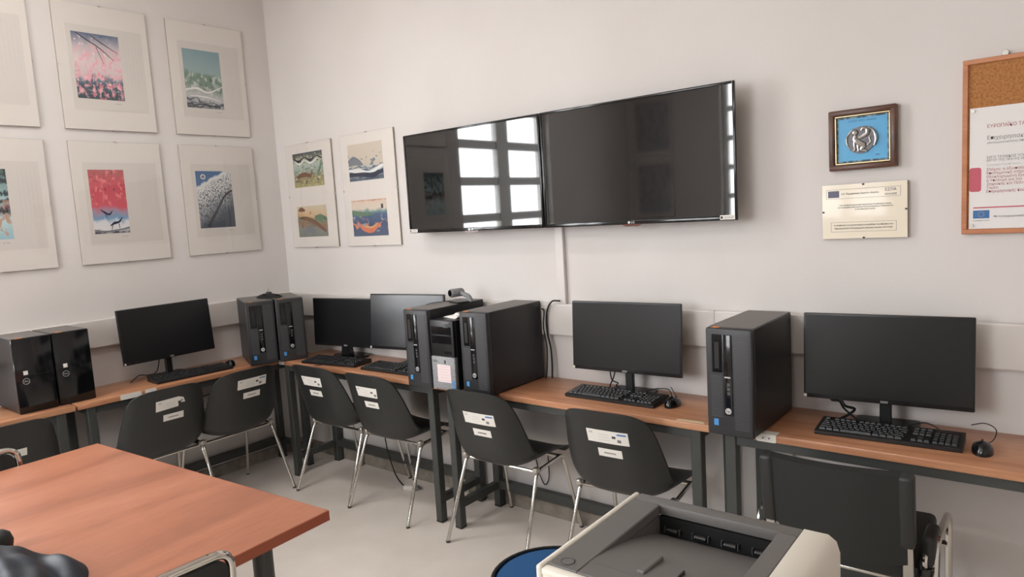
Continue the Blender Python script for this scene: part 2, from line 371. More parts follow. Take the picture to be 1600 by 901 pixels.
desk('computer_desk', 1.42, 'narrow brown desk along the left wall holding one monitor, near the corner', (0, -.85, 0), PI/2, [(-.50, -.39, DZ-.027, DZ+.001, 'edge'), (-.37, -.31, DZ-.022, DZ+.001, 'edge')])
desk('computer_desk', 1.43, 'narrow brown desk along the left wall under the glossy black towers', (0, -2.28, 0), PI/2)

# ------------------------------------------------------------------ televisions
def television(label, x0, x1, sticker):
    w = x1-x0; t = thing('television', label, 'television', ((x0+x1)/2, -.12, 1.532), 0, 'televisions mounted side by side')
    h = .5445
    obj('wall_bracket', bx(-.2, .2, .052, .1195, .12, .42, .004, 1), MST, t)
    obj('rear_shell', bx(-w/2+.006, w/2-.006, .012, .03, .006, h-.006, .006, 2), MBK, t)
    obj('rear_housing', bx(-w/2+.1, w/2-.1, .028, .055, .05, h-.12, .01, 2), MBK, t)
    b = nb(); bz = .011
    box(b, -w/2, -w/2+bz, 0, .014, 0, h, .003, 2); box(b, w/2-bz, w/2, 0, .014, 0, h, .003, 2)
    box(b, -w/2+bz, w/2-bz, 0, .014, h-bz, h, .003, 2); box(b, -w/2+bz, w/2-bz, -.002, .014, 0, .018, .003, 2)
    obj('bezel', b, MBG, t, True)
    obj('screen', bx(-w/2+bz, w/2-bz, .004, .012, .018, h-bz), MTV, t)
    b = nb(); prism(b, [(-.055, 0.002), (-.03, -.008), (.03, -.008), (.055, .002)], XZ, -.002, .012)
    lip = obj('logo_lip', b, mat('lip_amber', (96, 60, 52), .2), t)
    obj('logo_disc', lathe(nb(), [(.0055, -.0042), (.0055, -.002)], 16, (-.012, 0, .009), 'Y'), MLOGO, t)
    text('logo', 'LG', .014, MLOGO, t, (.007, -.0035, .009))
    xs = -w/2+.006 if sticker < 0 else w/2-.07
    s = obj('sticker', bx(xs, xs+.062, -.0035, -.002, .004, .022), MWH, t)
    obj('sticker_mark', bx(xs+.003, xs+.012, -.0042, -.0036, .008, .018), MPRD, s)
    for k in range(3): obj('sticker_line', bx(xs+.016, xs+.056, -.0041, -.0036, .008+k*.004, .0095+k*.004), MPRN, s)
    return t
television('left-hand wall television, next to the two tall print frames', 1.4264, 2.3725, -1)
television('right-hand wall television, label sticker in its lower right corner', 2.379, 3.327, 1)

# ------------------------------------------------------------------ pictures on the walls
FWD, FHT = .5, .696
def clip_frame(label, loc, rz, prints, group, paper=True, tilt=0, textcol=None, cap=True):
    """local: facing -Y, origin at the bottom centre on the wall"""
    t = thing('picture_frame', label, 'picture', loc, rz, group); t.rotation_euler = (0, tilt, rz)
    obj('backing_board', bx(-FWD/2, FWD/2, -.012, -.002, 0, FHT), MEDGE, t)
    obj('mount', bx(-FWD/2+.001, FWD/2-.001, -.0135, -.012, .001, FHT-.001), MMNT, t)
    if paper: obj('art_sheet', bx(-.5*FWD+.12*FWD, -.5*FWD+.93*FWD, -.0142, -.0135, .16*FHT, .83*FHT), MPAP, t)
    for (u0, u1, v0, v1, m) in prints:
        p = obj('print', bx(-FWD/2+u0*FWD, -FWD/2+u1*FWD, -.0148, -.0142, (1-v1)*FHT, (1-v0)*FHT), m, t)
        if cap:
            cx = -FWD/2+(u0+(u1-u0)*.85)*FWD
            b = nb()
            for k in range(4): box(b, cx+k*.009-.015, cx+k*.009-.0095, -.0147, -.0142, (1-v1)*FHT-.022+(.002 if k % 2 else 0), (1-v1)*FHT-.0185)
            obj('signature', b, MPRN, t)
    if textcol:
        b = nb()
        for k in range(5):
            x = -FWD/2+(.72+.04*k)*FWD; z = .78*FHT
            while z > .3*FHT+random.random()*.1:
                l = .012+random.random()*.018; box(b, x, x+.005, -.0147, -.0142, z-l, z); z -= l+.006
        obj('script_column', b, MSCR, t)
    obj('glass', bx(-FWD/2, FWD/2, -.0175, -.0155, 0, FHT), MGL, t)
    for (cx, cz) in ((0, FHT), (0, 0), (-FWD/2, FHT/2), (FWD/2, FHT/2)):
        obj('clip', bx(cx-.006 if cx == 0 else cx-.002, cx+.006 if cx == 0 else cx+.002, -.0185, -.001, cz-.004 if cx == 0 else cz-.006, cz+.003 if cx == 0 else cz+.006), MAL, t)
    return t
A_CH = art('art_blossom_branch', [(.0, (58, 78, 84)), (.22, (62, 88, 100)), (.3, (120, 136, 150)), (.36, (214, 196, 196)), (.62, (224, 204, 202)), (.82, (190, 180, 186)), (1, (84, 104, 130))],
           [(9, .5, .58, (232, 176, 184), .0, .75), (14, .56, .62, (206, 120, 138), -.1, .35), (16, .6, .66, (240, 214, 214), .1, .9)])
A_MT = art('art_green_hills', [(.0, (70, 72, 80)), (.12, (170, 172, 176)), (.26, (186, 186, 184)), (.4, (122, 142, 128)), (.6, (112, 140, 122)), (.68, (150, 172, 172)), (1, (128, 158, 164))],
           [(7, .52, .6, (190, 196, 190), .15, .6), (12, .58, .63, (86, 110, 96), .3, .62)], (3, 9, (72, 76, 84), -.1, .16), flip=.08)
A_DE = art('art_red_leaves', [(.0, (60, 64, 76)), (.07, (226, 222, 222)), (.18, (220, 218, 220)), (.24, (120, 158, 190)), (.32, (160, 150, 170)), (.42, (206, 92, 104)), (.8, (202, 84, 94)), (1, (176, 96, 96))],
           [(8, .54, .62, (226, 128, 132), .4, 1), (16, .6, .66, (110, 70, 84), .5, 1)])
A_MO = art('art_moonlit_slope', [(.0, (66, 74, 86)), (.1, (120, 126, 134)), (.5, (214, 214, 212)), (.7, (222, 222, 220)), (.74, (72, 110, 152)), (1.1, (64, 100, 146))],
           [(30, .5, .56, (96, 102, 112), -.1, .6), (22, .55, .6, (60, 66, 78), -.1, .35)], flip=-.35)
A_PO = art('art_teal_leaves', [(.0, (150, 190, 200)), (.3, (190, 214, 214)), (.45, (120, 60, 78)), (.55, (176, 206, 208)), (1, (74, 96, 92))], [(9, .48, .55, (40, 58, 58), .3, 1), (7, .55, .6, (186, 150, 130), .0, .5)])
A_P1 = art('art_valley', [(.0, (170, 162, 112)), (.25, (150, 140, 100)), (.45, (150, 162, 150)), (.62, (168, 184, 176)), (.8, (176, 178, 152)), (.92, (96, 100, 98)), (1, (70, 76, 80))],
           [(11, .55, .62, (88, 84, 70), .05, .95), (14, .58, .64, (214, 206, 176), .0, .9)])
A_P2 = art('art_hill_village', [(.0, (120, 122, 112)), (.3, (134, 138, 128)), (.45, (150, 110, 84)), (.6, (120, 140, 112)), (.75, (206, 172, 130)), (1, (204, 190, 164))],
           [(8, .55, .62, (96, 124, 104), .1, .7), (10, .58, .64, (150, 92, 70), .3, .8)], flip=.12)
A_P3 = art('art_sea_and_sky', [(.0, (70, 82, 98)), (.18, (150, 156, 158)), (.32, (186, 188, 184)), (.42, (200, 190, 174)), (1, (206, 192, 176))],
           [(6, .56, .62, (112, 122, 132), .1, .7)], (3.2, 11, (66, 82, 104), -.1, .36))
A_P4 = art('art_blue_water', [(.0, (78, 92, 116)), (.3, (70, 86, 116)), (.6, (74, 94, 128)), (.7, (120, 150, 146)), (.76, (214, 200, 184)), (.95, (214, 196, 178)), (1, (196, 132, 110))],
           [(5, .56, .6, (206, 124, 92), .12, .42), (10, .58, .64, (150, 160, 160), .0, .6)])
INK = {n: mat('ink_'+n, c, .6) for n, c in dict(dark=(52, 50, 58), navy=(36, 44, 66), white=(226, 226, 224), grey=(120, 124, 130), orange=(206, 118, 88), brown=(120, 84, 66), pink=(222, 160, 170), green=(96, 124, 100), ochre=(196, 160, 112)).items()}
def ink(frame, idx, shapes):
    """printed shapes: ribbons (u, v, half width) or discs on one print of a frame"""
    p = [c for c in frame.children if c.name.split('.')[0] == 'print'][idx]; bb = p.bound_box
    x0, x1 = min(b[0] for b in bb), max(b[0] for b in bb); z0, z1 = min(b[2] for b in bb), max(b[2] for b in bb); y = min(b[1] for b in bb); W = x1-x0; H = z1-z0
    for k, (m, pts) in enumerate(shapes):
        bm = nb(); yy = y-.0002-.00008*k
        if len(pts) == 1:
            u, v, r = pts[0]; prism(bm, [(x0+W*u+W*r*math.cos(2*PI*i/20), z0+H*v+W*r*math.sin(2*PI*i/20)) for i in range(20)], XZ, yy, y)
        else:
            P = crv([(x0+W*u, 0, z0+H*v) for u, v, r in pts], 5); rr = [r for u, v, r in pts]; L = []; Rr = []
            for i, q in enumerate(P):
                t = (P[min(i+1, len(P)-1)]-P[max(i-1, 0)]).normalized(); f = i/5; a = int(min(f, len(rr)-1)); b2 = min(a+1, len(rr)-1); r = W*max(.002, rr[a]+(rr[b2]-rr[a])*(f-a))
                L.append((q.x-t.z*r, q.z+t.x*r)); Rr.append((q.x+t.z*r, q.z-t.x*r))
            for i in range(len(P)-1):
                vs = [bm.verts.new((c[0], yy, c[1])) for c in (L[i], L[i+1], Rr[i+1], Rr[i])]; bm.faces.new(vs)
            bmesh.ops.remove_doubles(bm, verts=bm.verts[:], dist=1e-6)
        obj('printed_shape', bm, INK[m], p)
LF = 'clip-framed prints on the left wall'
ya, yb, yc = -.4475, -1.0675, -1.6875
ink(clip_frame('clip-framed print of a pink blossom branch, upper row', (0, yb, 2.225), PI/2, [(.167, .665, .228, .752, A_CH)], LF, textcol=1), 0, [('dark', [(.1,.99,.012),(.3,.9,.014),(.55,.8,.012),(.85,.62,.006)]), ('dark', [(.4,.97,.01),(.65,.86,.012),(.95,.74,.006)]), ('dark', [(.5,.8,.008),(.55,.7,.006),(.62,.55,.003)])])
ink(clip_frame('clip-framed print of green misty hills, upper row beside the corner', (0, ya, 2.225), PI/2, [(.17, .66, .236, .757, A_MT)], LF, textcol=1), 0, [('white', [(0,.3,.02),(.3,.34,.03),(.6,.28,.02),(1,.4,.01)]), ('grey', [(0,.14,.012),(.3,.08,.02),(.7,.1,.015),(1,.04,.01)]), ('dark', [(.2,.05,.012),(.5,.07,.016),(.9,.02,.01)]), ('white', [(.1,.2,.008),(.5,.2,.016),(.95,.14,.006)])])
ink(clip_frame('clip-framed print of red foliage over white ground, lower row', (0, yb, 1.4632), PI/2, [(.166, .55, .23, .755, A_DE)], LF, textcol=1), 0, [('navy', [(.22,.38,.01),(.34,.33,.03),(.46,.3,.03),(.56,.36,.008)]), ('navy', [(.36,.3,.012),(.38,.24,.006)]), ('navy', [(.45,.12,.012),(.58,.16,.04),(.72,.18,.03),(.82,.25,.01)]), ('navy', [(.52,.13,.012),(.48,.05,.006)]), ('navy', [(.7,.15,.012),(.72,.05,.006)]), ('grey', [(0,.06,.02),(.3,.03,.03),(.7,.05,.02),(1,.08,.03)])])
ink(clip_frame('clip-framed print of white slope under blue sky, lower row beside the corner', (0, ya, 1.4632), PI/2, [(.174, .655, .234, .757, A_MO)], LF, textcol=1), 0, [('white', [(.2,.9,.07)]), ('grey', [(.2,.9,.045)]), ('dark', [(.22,.02,.05),(.5,.3,.03),(.75,.55,.025),(.98,.66,.03)])])
clip_frame('pale clip frame cut by the left picture edge, upper row', (0, yc, 2.225), PI/2, [(.12, .42, .2, .76, A_PO)], LF, textcol=1)
clip_frame('clip frame cut by the left picture edge, lower row, teal print', (0, yc, 1.4632), PI/2, [(.14, .62, .23, .755, A_PO)], LF, textcol=1)
BF = 'double-print clip frames left of the televisions'
fr_ = clip_frame('clip frame with a valley print over an orange hill print, next to the corner', (.379, 0, 1.4623), 0, [(.15, .81, .09, .416, A_P1), (.147, .80, .60, .898, A_P2)], BF, paper=False, cap=False)
ink(fr_, 0, [('dark', [(.02,.86,.01),(.2,.76,.03),(.4,.86,.01),(.6,.76,.03),(.8,.86,.01),(.98,.78,.02)]), ('white', [(.05,.8,.006),(.22,.68,.02),(.4,.78,.006),(.6,.68,.02),(.85,.8,.006)]), ('brown', [(.1,.3,.03),(.35,.36,.05),(.6,.3,.03)]), ('green', [(.8,.3,.02),(.9,.5,.03),(.95,.7,.01)])])
ink(fr_, 1, [('brown', [(.05,.62,.02),(.3,.6,.04),(.6,.45,.05),(.95,.15,.03)]), ('green', [(.6,.6,.04),(.8,.62,.06),(1,.55,.03)]), ('grey', [(.2,.1,.05),(.4,.25,.08),(.6,.1,.04)]), ('brown', [(.05,.86,.02),(.15,.9,.05),(.28,.86,.02)])])
fr_ = clip_frame('clip frame with cream sea print over blue water print, next to the television', (.98, 0, 1.4623), 0, [(.137, .785, .093, .418, A_P3), (.13, .79, .59, .913, A_P4)], BF, paper=False, cap=False)
ink(fr_, 0, [('grey', [(.0,.5,.05),(.15,.55,.09),(.3,.5,.06),(.42,.42,.02)]), ('white', [(0,.3,.02),(.3,.26,.05),(.6,.2,.03),(1,.36,.03)]), ('navy', [(0,.18,.03),(.4,.16,.04),(.7,.12,.05),(1,.22,.03)])])
ink(fr_, 1, [('orange', [(.12,.44,.005),(.3,.22,.045),(.55,.16,.05),(.85,.38,.006)]), ('ochre', [(.3,.28,.01),(.55,.24,.02),(.75,.36,.008)]), ('green', [(.0,.68,.04),(.2,.62,.05),(.6,.6,.02)]), ('dark', [(.88,.86,.03),(.88,.8,.03),(.88,.74,.03)])])
# darker pictures on the wall behind the camera, seen only as reflections in the right-hand television
A_DK = art('art_dark_poster', [(.0, (170, 172, 180)), (.5, (190, 186, 190)), (1, (176, 174, 180))], [(6, .5, .6, (150, 140, 144), 0, 1)])
for k, (x, z, l) in enumerate(((.36, 1.45, 'dark clip-framed poster on the wall behind the camera, beside the window'), (.36, 2.2, 'dark clip-framed poster on the wall behind the camera, high beside the window'))):
    clip_frame(l, (x, RY, z), PI, [(.08, .92, .08, .92, A_DK)], 'posters on the wall behind the camera', cap=False)

# framed enamel plaque with silver relief
t = thing('framed_relief', 'walnut framed blue enamel panel with silver winged figure medallion', 'picture', (3.762, -.002, 1.697)); t.rotation_euler = (0, math.radians(-.4), 0)
w, h = .228, .2205
b = nb(); fwid = .021
box(b, -w/2, w/2, -.03, 0, 0, fwid, .005, 2); box(b, -w/2, w/2, -.03, 0, h-fwid, h, .005, 2); box(b, -w/2, -w/2+fwid, -.0299, 0, .004, h-.004, .005, 2); box(b, w/2-fwid, w/2, -.0299, 0, .004, h-.004, .005, 2)
obj('frame', b, MWOODF, t, True)
b = nb(); g = .006
for a in ((-w/2+fwid, w/2-fwid, fwid, fwid+g), (-w/2+fwid, w/2-fwid, h-fwid-g, h-fwid), (-w/2+fwid, -w/2+fwid+g, fwid+g, h-fwid-g), (w/2-fwid-g, w/2-fwid, fwid+g, h-fwid-g)): box(b, a[0], a[1], -.024, -.012, a[2], a[3], .002, 1)
obj('fillet', b, MGOLD, t)
i0 = fwid+g
pn = obj('enamel_panel', bx(-w/2+i0, w/2-i0, -.014, -.008, i0, h-i0), MENB, t)
b = nb()
for a in ((-w/2+i0, w/2-i0, i0, i0+.007), (-w/2+i0, w/2-i0, h-i0-.007, h-i0), (-w/2+i0, -w/2+i0+.005, i0+.007, h-i0-.007), (w/2-i0-.005, w/2-i0, i0+.007, h-i0-.007)): box(b, a[0], a[1], -.0146, -.014, a[2], a[3])
obj('patterned_border', b, MENP, pn)
text('inscription', 'ΕΛΛΑΣ  ΧΙΟΣ  ΝΗΣΟΣ', .0095, mat('inscription_blue', (46, 110, 160), .6), pn, (0, -.0144, h-i0-.017), sx=.95)
text('signature', 'Χίος', .007, mat('signature_navy', (40, 70, 110), .6), pn, (.05, -.0144, i0+.022))
cx, cz = -.004, .108
b = nb(); pts = []
for k in range(40):
    a = 2*PI*k/40; r = .050*(1+.05*math.sin(2*a+.6)+.03*math.sin(3*a)); pts.append((cx+r*1.02*math.cos(a), cz+r*math.sin(a)))
prism(b, pts, XZ, -.02, -.014); med = obj('medallion', b, mat('medallion_dark', (70, 68, 70), .35, metal=.8), t)
b = nb()   # silver relief: raised rim, head, wing, body, legs, tail
def rl(p, r): tube(b, crv([(cx+x, -.0205, cz+z) for x, z in p], 5), r, 8)
def taper(p, r0, r1, r2): 
    c = crv([(cx+x, -.0205, cz+z) for x, z in p], 5); n = len(c); tube(b, c, [r0+(r1-r0)*2*k/n if k < n/2 else r1+(r2-r1)*(2*k/n-1) for k in range(n)], 8)
taper([(.024, .044), (.044, .024), (.05, -.002), (.043, -.026)], .002, .0065, .002)
taper([(-.03, .036), (-.046, .014), (-.047, -.012), (-.036, -.034)], .002, .004, .002)
lathe(b, [(.001, -.031), (.0085, -.028), (.011, -.0225), (.0115, -.018)], 14, (cx-.019, 0, cz+.026), 'Y')
taper([(-.019, .016), (-.02, .002), (-.006, -.012), (.012, -.024)], .006, .0115, .01)
taper([(-.008, .006), (.008, .012), (.022, .022), (.02, .036), (.006, .038), (.002, .03)], .006, .0095, .003)
taper([(-.02, .0), (-.022, -.016), (-.02, -.034), (-.026, -.04)], .006, .005, .004)
taper([(-.008, -.012), (-.01, -.026), (-.008, -.04), (-.014, -.043)], .006, .005, .004)
taper([(.012, -.022), (.002, -.036), (.016, -.042), (.02, -.042)], .0095, .006, .004)
taper([(.022, -.022), (.032, -.01), (.028, .004), (.034, .01)], .004, .003, .002)
obj('relief_figure', b, MSIL, med, True)

# cream plaque with clips
t = thing('plaque', 'cream printed plaque with clips, hanging below the blue framed relief', 'plaque', (3.7645, -.002, 1.443)); t.rotation_euler = (0, math.radians(-.3), 0)
w, h = .287, .203
obj('backing_board', bx(-w/2, w/2, -.014, 0, 0, h, .001, 1), MEDGE, t); fc = obj('printed_card', bx(-w/2+.0005, w/2-.0005, -.018, -.014, .0005, h-.0005), MPLQ, t)
for x, z in ((0, h-.004), (0, .003), (-w/2+.004, h/2), (w/2-.004, h/2)): obj('clip', bx(x-.004, x+.004, -.0195, -.018, z-.003, z+.003, .001, 1), MPRD, t)
def outline(bm, x0, x1, z0, z1, y, th=.0009):
    box(bm, x0, x1, y, y+.0004, z0, z0+th); box(bm, x0, x1, y, y+.0004, z1-th, z1); box(bm, x0, x0+th, y, y+.0004, z0, z1); box(bm, x1-th, x1, y, y+.0004, z0, z1)
b = nb(); outline(b, -.128, .122, .15, .185, -.0186); outline(b, -.113, .108, .026, .062, -.0186); obj('printed_border', b, MPRN, fc)
obj('flag', bx(-.122, -.083, -.0187, -.0182, .155, .18), MEUP, fc)
text('heading', 'Ε.Π. Περιφέρειας Βορείου Αιγαίου', .0088, MPRD, fc, (-.012, -.0184, .167), sx=.9)
text('programme_logo', 'ΕΣΠΑ', .014, MEUP, fc, (.09, -.0184, .174)); text('programme_logo', '2014-2020', .009, MEUP, fc, (.09, -.0184, .158))
for k, s in enumerate(('Για τη Σύμπραξη Ερευνητικών Εργαστηρίων Πανεπιστημίου Αιγαίου', 'και την Προμήθεια Επιστημονικού Οργάνου Θαλάσσιων Περιβαλλόντων', 'του Πανεπιστημίου Αιγαίου')): text('body_text', s, .0068, MPRD, fc, (.005, -.0184, .125-k*.0082), sx=.8)
for k, s in enumerate(('Η υλοποίηση του Εργαστηρίου ενισχύθηκε στο πλαίσιο του', 'Επιχειρησιακού Προγράμματος Βορείου Αιγαίου 2014-2020')): text('body_text', s, .0082, MPRD, fc, (-.003, -.0184, .0505-k*.0115), sx=.88)

# cork board and its poster
t = thing('cork_board', 'wood framed cork notice board hanging at the right edge', 'notice board', (4.52, -.001, 1.4495)); w, h = .9, .578
for a in ((-w/2, w/2, 0, .016), (-w/2, w/2, h-.016, h), (-w/2, -w/2+.016, .016, h-.016), (w/2-.016, w/2, .016, h-.016)): obj('frame_rail', bx(a[0], a[1], -.022, 0, a[2], a[3], .002, 1), MCFR, t)
obj('cork_panel', bx(-w/2+.016, w/2-.016, -.014, -.004, .016, h-.016), MCORK, t)
for x in (-.335, .335): obj('hanger', lathe(nb(), [(.009, -.014), (.01, -.01), (.01, 0)], 14, (x, 0, h+.007), 'Y'), MAL, t)
t = thing('poster', 'white printed poster with red tab pinned on the cork board', 'poster', (4.388, -.016, 1.4665)); w, h = .594, .402
sh = obj('sheet', bx(-w/2, w/2, -.001, 0, 0, h), MPOST, t)
for x, z in ((-w/2+.009, h-.01), (-w/2+.008, .012), (w/2-.01, h-.01), (w/2-.01, .012)): obj('pin', lathe(nb(), [(.0055, -.006), (.006, -.003), (.004, -.001)], 12, (x, 0, z), 'Y'), MAL, t)
X0 = -w/2
obj('red_tab', prism(nb(), rrect(X0, X0+.034, .125, .205, .008, 4), XZ, -.0016, -.001), MRED, sh)
obj('red_rule', bx(X0+.012, w/2-.02, -.0015, -.001, .069, .073), MRED, sh)
fl = obj('flag', bx(X0+.012, X0+.058, -.0016, -.001, .035, .062), MEU, sh)
b = nb()
for k in range(12):
    a = 2*PI*k/12; lathe(b, [(.0011, -.0021), (.0011, -.0016)], 5, (X0+.035+.008*math.cos(a), 0, .0485+.008*math.sin(a)), 'Y')
obj('flag_stars', b, MGOLDD, fl)
tx = X0+.048
for s, z, sz, m in (('ΕΥΡΩΠΑΪΚΟ ΤΑΜΕΙΟ ΠΕΡΙΦΕΡΕΙΑΚΗΣ ΑΝΑΠΤΥΞΗΣ', .338, .0155, MPTXR), ('Επιχειρησιακό Πρόγραμμα', .300, .018, MPTXG), ('«Ανταγωνιστικότητα, Επιχειρηματικότητα και Καινοτομία»', .284, .0095, MPTXG),
                    ('ΕΡΓΟ ΤΕΧΝΙΚΗΣ ΥΠΟΔΟΜΗΣ', .236, .0115, MPTXG), ('ΕΡΓΟΥ ΤΗΣ ΠΡΑΞΗΣ ΕΡΕΥΝΑΣ', .226, .0100, MPTXG), ('Εργαστήριο Πανεπιστημίου', .211, .008, MPRL),
                    ('Στόχος: η αξιοποίηση και', .196, .0125, MPTXR), ('Επιστημονική στήριξη των Πράξεων', .184, .0125, MPTXR), ('Ολοκληρωμένη Ερευνητική', .172, .0125, MPTXR), ('η Υποδομή για την ανάδειξη', .160, .0125, MPTXR), ('ψηφιακής και Πολιτισμικού', .148, .0125, MPTXR), ('Τομέα', .136, .0125, MPTXR), ('Επιχειρησιακής Καινοτομίας', .124, .0125, MPTXR),
                    ('Με τη συγχρηματοδότηση της Ελλάδας και της Ευρωπαϊκής Ένωσης', .040, .0085, MPRD)):
    text('poster_text', s, sz, m, sh, (tx if z > .1 else X0+.07, -.0013, z), align='LEFT', sx=.9)
text('poster_text', 'Ευρωπαϊκή Ένωση', .0055, MPRN, sh, (X0+.035, -.0013, .028))

# ------------------------------------------------------------------ shell chairs
PROF = [(.228, .398, .165, 0), (.220, .420, .195, .008), (.16, .438, .222, .018), (.03, .434, .236, .045), (-.10, .424, .238, .07), (-.165, .438, .238, .09), (-.196, .49, .236, .078), (-.222, .59, .226, .062), (-.248, .69, .208, .05), (-.266, .755, .19, .036), (-.2745, .788, .162, .018), (-.2785, .804, .118, .006), (-.2795, .8085, .06, .001)]
def shell_bm():
    rows = []
    n = len(PROF)
    def cr(i, t):
        g = lambda k: Vector(PROF[min(max(k, 0), n-1)])
        a, b, c, d = g(i-1), g(i), g(i+1), g(i+2)
        return .5*((2*b)+(c-a)*t+(2*a-5*b+4*c-d)*t*t+(3*b-a-3*c+d)*t**3)
    for i in range(n-1):
        for k in range(3): rows.append(cr(i, k/3))
    rows.append(Vector(PROF[-1]))
    bm = nb(); NT = 24; G = [[], []]
    for i, r in enumerate(rows):
        p = rows[max(i-1, 0)]; q = rows[min(i+1, len(rows)-1)]; ty, tz = q[0]-p[0], q[1]-p[1]; l = math.hypot(ty, tz); ny, nz = tz/l, -ty/l
        for side in (0, 1):
            L = []
            for k in range(NT+1):
                tt = -1+2*k/NT; o = r[3]*abs(tt)**3.6 - side*.008
                L.append(bm.verts.new((tt*r[2], r[0]+ny*o, r[1]+nz*o)))
            G[side].append(L)
    for s in (0, 1):
        for A, B in zip(G[s], G[s][1:]):
            for k in range(NT): bm.faces.new((A[k], A[k+1], B[k+1], B[k]))
    for A, B in ((G[0][0], G[1][0]), (G[0][-1], G[1][-1])):
        for k in range(NT): bm.faces.new((A[k], A[k+1], B[k+1], B[k]))
    for e in (0, NT):
        for i in range(len(rows)-1): bm.faces.new((G[0][i][e], G[0][i+1][e], G[1][i+1][e], G[1][i][e]))
    return bm
def back_y(x, z):
    for a, b in zip(PROF[5:], PROF[6:]):
        if a[1] <= z <= b[1]:
            t = (z-a[1])/(b[1]-a[1]); y = a[0]+(b[0]-a[0])*t; w = a[2]+(b[2]-a[2])*t; wr = a[3]+(b[3]-a[3])*t
            return y+wr*min(1, abs(x)/w)**3.6-.0083
    return -.24
def on_back(poly, off, nx=1):
    """thin sheet lying on the rear of the shell; poly corner points (x, z), split along x"""
    bm = nb(); F = []
    us = [0, .2, .4, .6, .8, 1]
    (x0, z0), (x1, z1), (x2, z2), (x3, z3) = poly
    for d in (off, off-.0008):
        G = []
        for v in (0, 1):
            G.append([bm.verts.new((lambda x, z: (x, back_y(x, z)-d, z))((x0+(x1-x0)*u)*(1-v)+(x3+(x2-x3)*u)*v, (z0+(z1-z0)*u)*(1-v)+(z3+(z2-z3)*u)*v)) for u in us])
        F.append(G)
    for G in F:
        for k in range(5): bm.faces.new((G[0][k], G[0][k+1], G[1][k+1], G[1][k]))
    for v in (0, 1):
        for k in range(5): bm.faces.new((F[0][v][k], F[0][v][k+1], F[1][v][k+1], F[1][v][k]))
    for e in (0, 5): bm.faces.new((F[0][0][e], F[0][1][e], F[1][1][e], F[1][0][e]))
    return bm
def rect(x0, x1, z0, z1): return [(x0, z1), (x1, z1), (x1, z0), (x0, z0)]
SHELL = None; CHAIRPARTS = {}
def shell_chair(label, loc, rz, zl=.705, asset=True, torn=False, cut=0):
    t = thing('shell_chair', label, 'chair', loc, rz, 'black shell chairs at the desks')
    def part(nm, f, m, smooth=True):
        if nm+str(f.__name__) not in CHAIRPARTS: CHAIRPARTS[nm+str(f.__name__)] = o = obj(nm, f(), m, t, smooth)
        else: o = share(CHAIRPARTS[nm+str(f.__name__)], t)
        return o
    def shell(): return shell_bm()
    def lft(): return tube(nb(), fil([(-.243, -.25, .006), (-.222, -.095, .402), (-.2, .15, .408), (-.23, .24, .006)], .035, 5), .0095, 10)
    def rgt(): return tube(nb(), fil([(.243, -.25, .006), (.222, -.095, .402), (.2, .15, .408), (.23, .24, .006)], .035, 5), .0095, 10)
    def cross(): return tube(nb(), [(-.215, -.09, .4), (.215, -.09, .4)], .008, 8)
    def crossf(): return tube(nb(), [(-.2, .13, .405), (.2, .13, .405)], .009, 8)
    def cl(): return bx(-.236, -.21, -.115, -.085, .4, .425, .004, 1)
    def cr(): return bx(.21, .236, -.115, -.085, .4, .425, .004, 1)
    part('seat_shell', shell, MPL)
    part('leg_frame', lft, MCH); part('leg_frame', rgt, MCH); part('cross_bar', cross, MCH); part('cross_bar', crossf, MCH); part('stacking_lug', cl, MAL); part('stacking_lug', cr, MAL)
    for sx in (-1, 1):
        for xx, y in ((.243, -.25), (.23, .24)):
            def foot(): return lathe(nb(), [(.0105, 0), (.0105, .009), (.0098, .011)], 10)
            o = part('foot', foot, MST); o.location = (sx*xx, y, 0)
    z1 = zl
    if asset:
        x1 = .113-cut
        if torn:
            s = obj('asset_sticker', on_back([(-.073, z1), (.045, z1+.004), (.045, z1-.05), (-.073, z1-.057)], .001), MWH, t)
            obj('torn_flap', on_back([(.045, z1+.004), (.072, z1-.006), (.082, z1-.034), (.045, z1-.03)], .001), MWH, t)
        else: s = obj('asset_sticker', on_back(rect(-.073, x1, z1-.057, z1) if not cut else [(-.073, z1), (.113-cut*.6, z1), (.113-cut, z1-.057), (-.073, z1-.057)], .001), MWH, t)
        obj('printed_square', on_back(rect(.042, .058, z1-.031, z1-.021), .0019), MPRD, s)
        obj('printed_ring', on_back(rect(.064, .08, z1-.047, z1-.034) if not torn else rect(.058, .068, z1-.025, z1-.016), .0019), MPRN, s)
        if not torn and not cut: obj('printed_title', on_back(rect(.066, .105, z1-.015, z1-.008), .0019), MPRB, s)
        for k in range(3): obj('printed_line', on_back(rect(-.02, .03, z1-.02-k*.012, z1-.0185-k*.012), .0019), MPRL, s)
        obj('printed_mark', on_back(rect(-.062, -.045, z1-.018, z1-.009), .0019), MPRL, s)
    s = obj('barcode_label', on_back(rect(-.034, .074, zl-.119, zl-.083), .001), MWH, t)
    for k in range(9): obj('code_digit', on_back(rect(-.006+k*.006, -.0025+k*.006, zl-.105, zl-.098), .0019), MPRN, s)
    return t
shell_chair('black shell chair at the leftmost edge, only the small white label showing', (.41, -1.945, 0), PI/2, asset=False, zl=.765)
shell_chair('black shell chair with torn white sticker, facing the left wall monitor', (.40, -1.215, 0), PI/2, zl=.745, torn=True)
shell_chair('black shell chair facing the left wall, nearest the room corner', (.395, -.762, 0), PI/2+.03, zl=.752)
shell_chair('black shell chair at back-wall desk, nearest the room corner', (.935, -.272, 0), .02, zl=.742, cut=.02)
shell_chair('black shell chair at back-wall desk, in front of the two keyboards', (1.432, -.27, 0), 0, zl=.735, cut=.03)
shell_chair('black shell chair in front of the cluster of three towers', (2.213, -.272, 0), 0, zl=.70)
shell_chair('black shell chair half hidden by the printer, in front of a single monitor', (2.905, -.275, 0), .03, zl=.728)

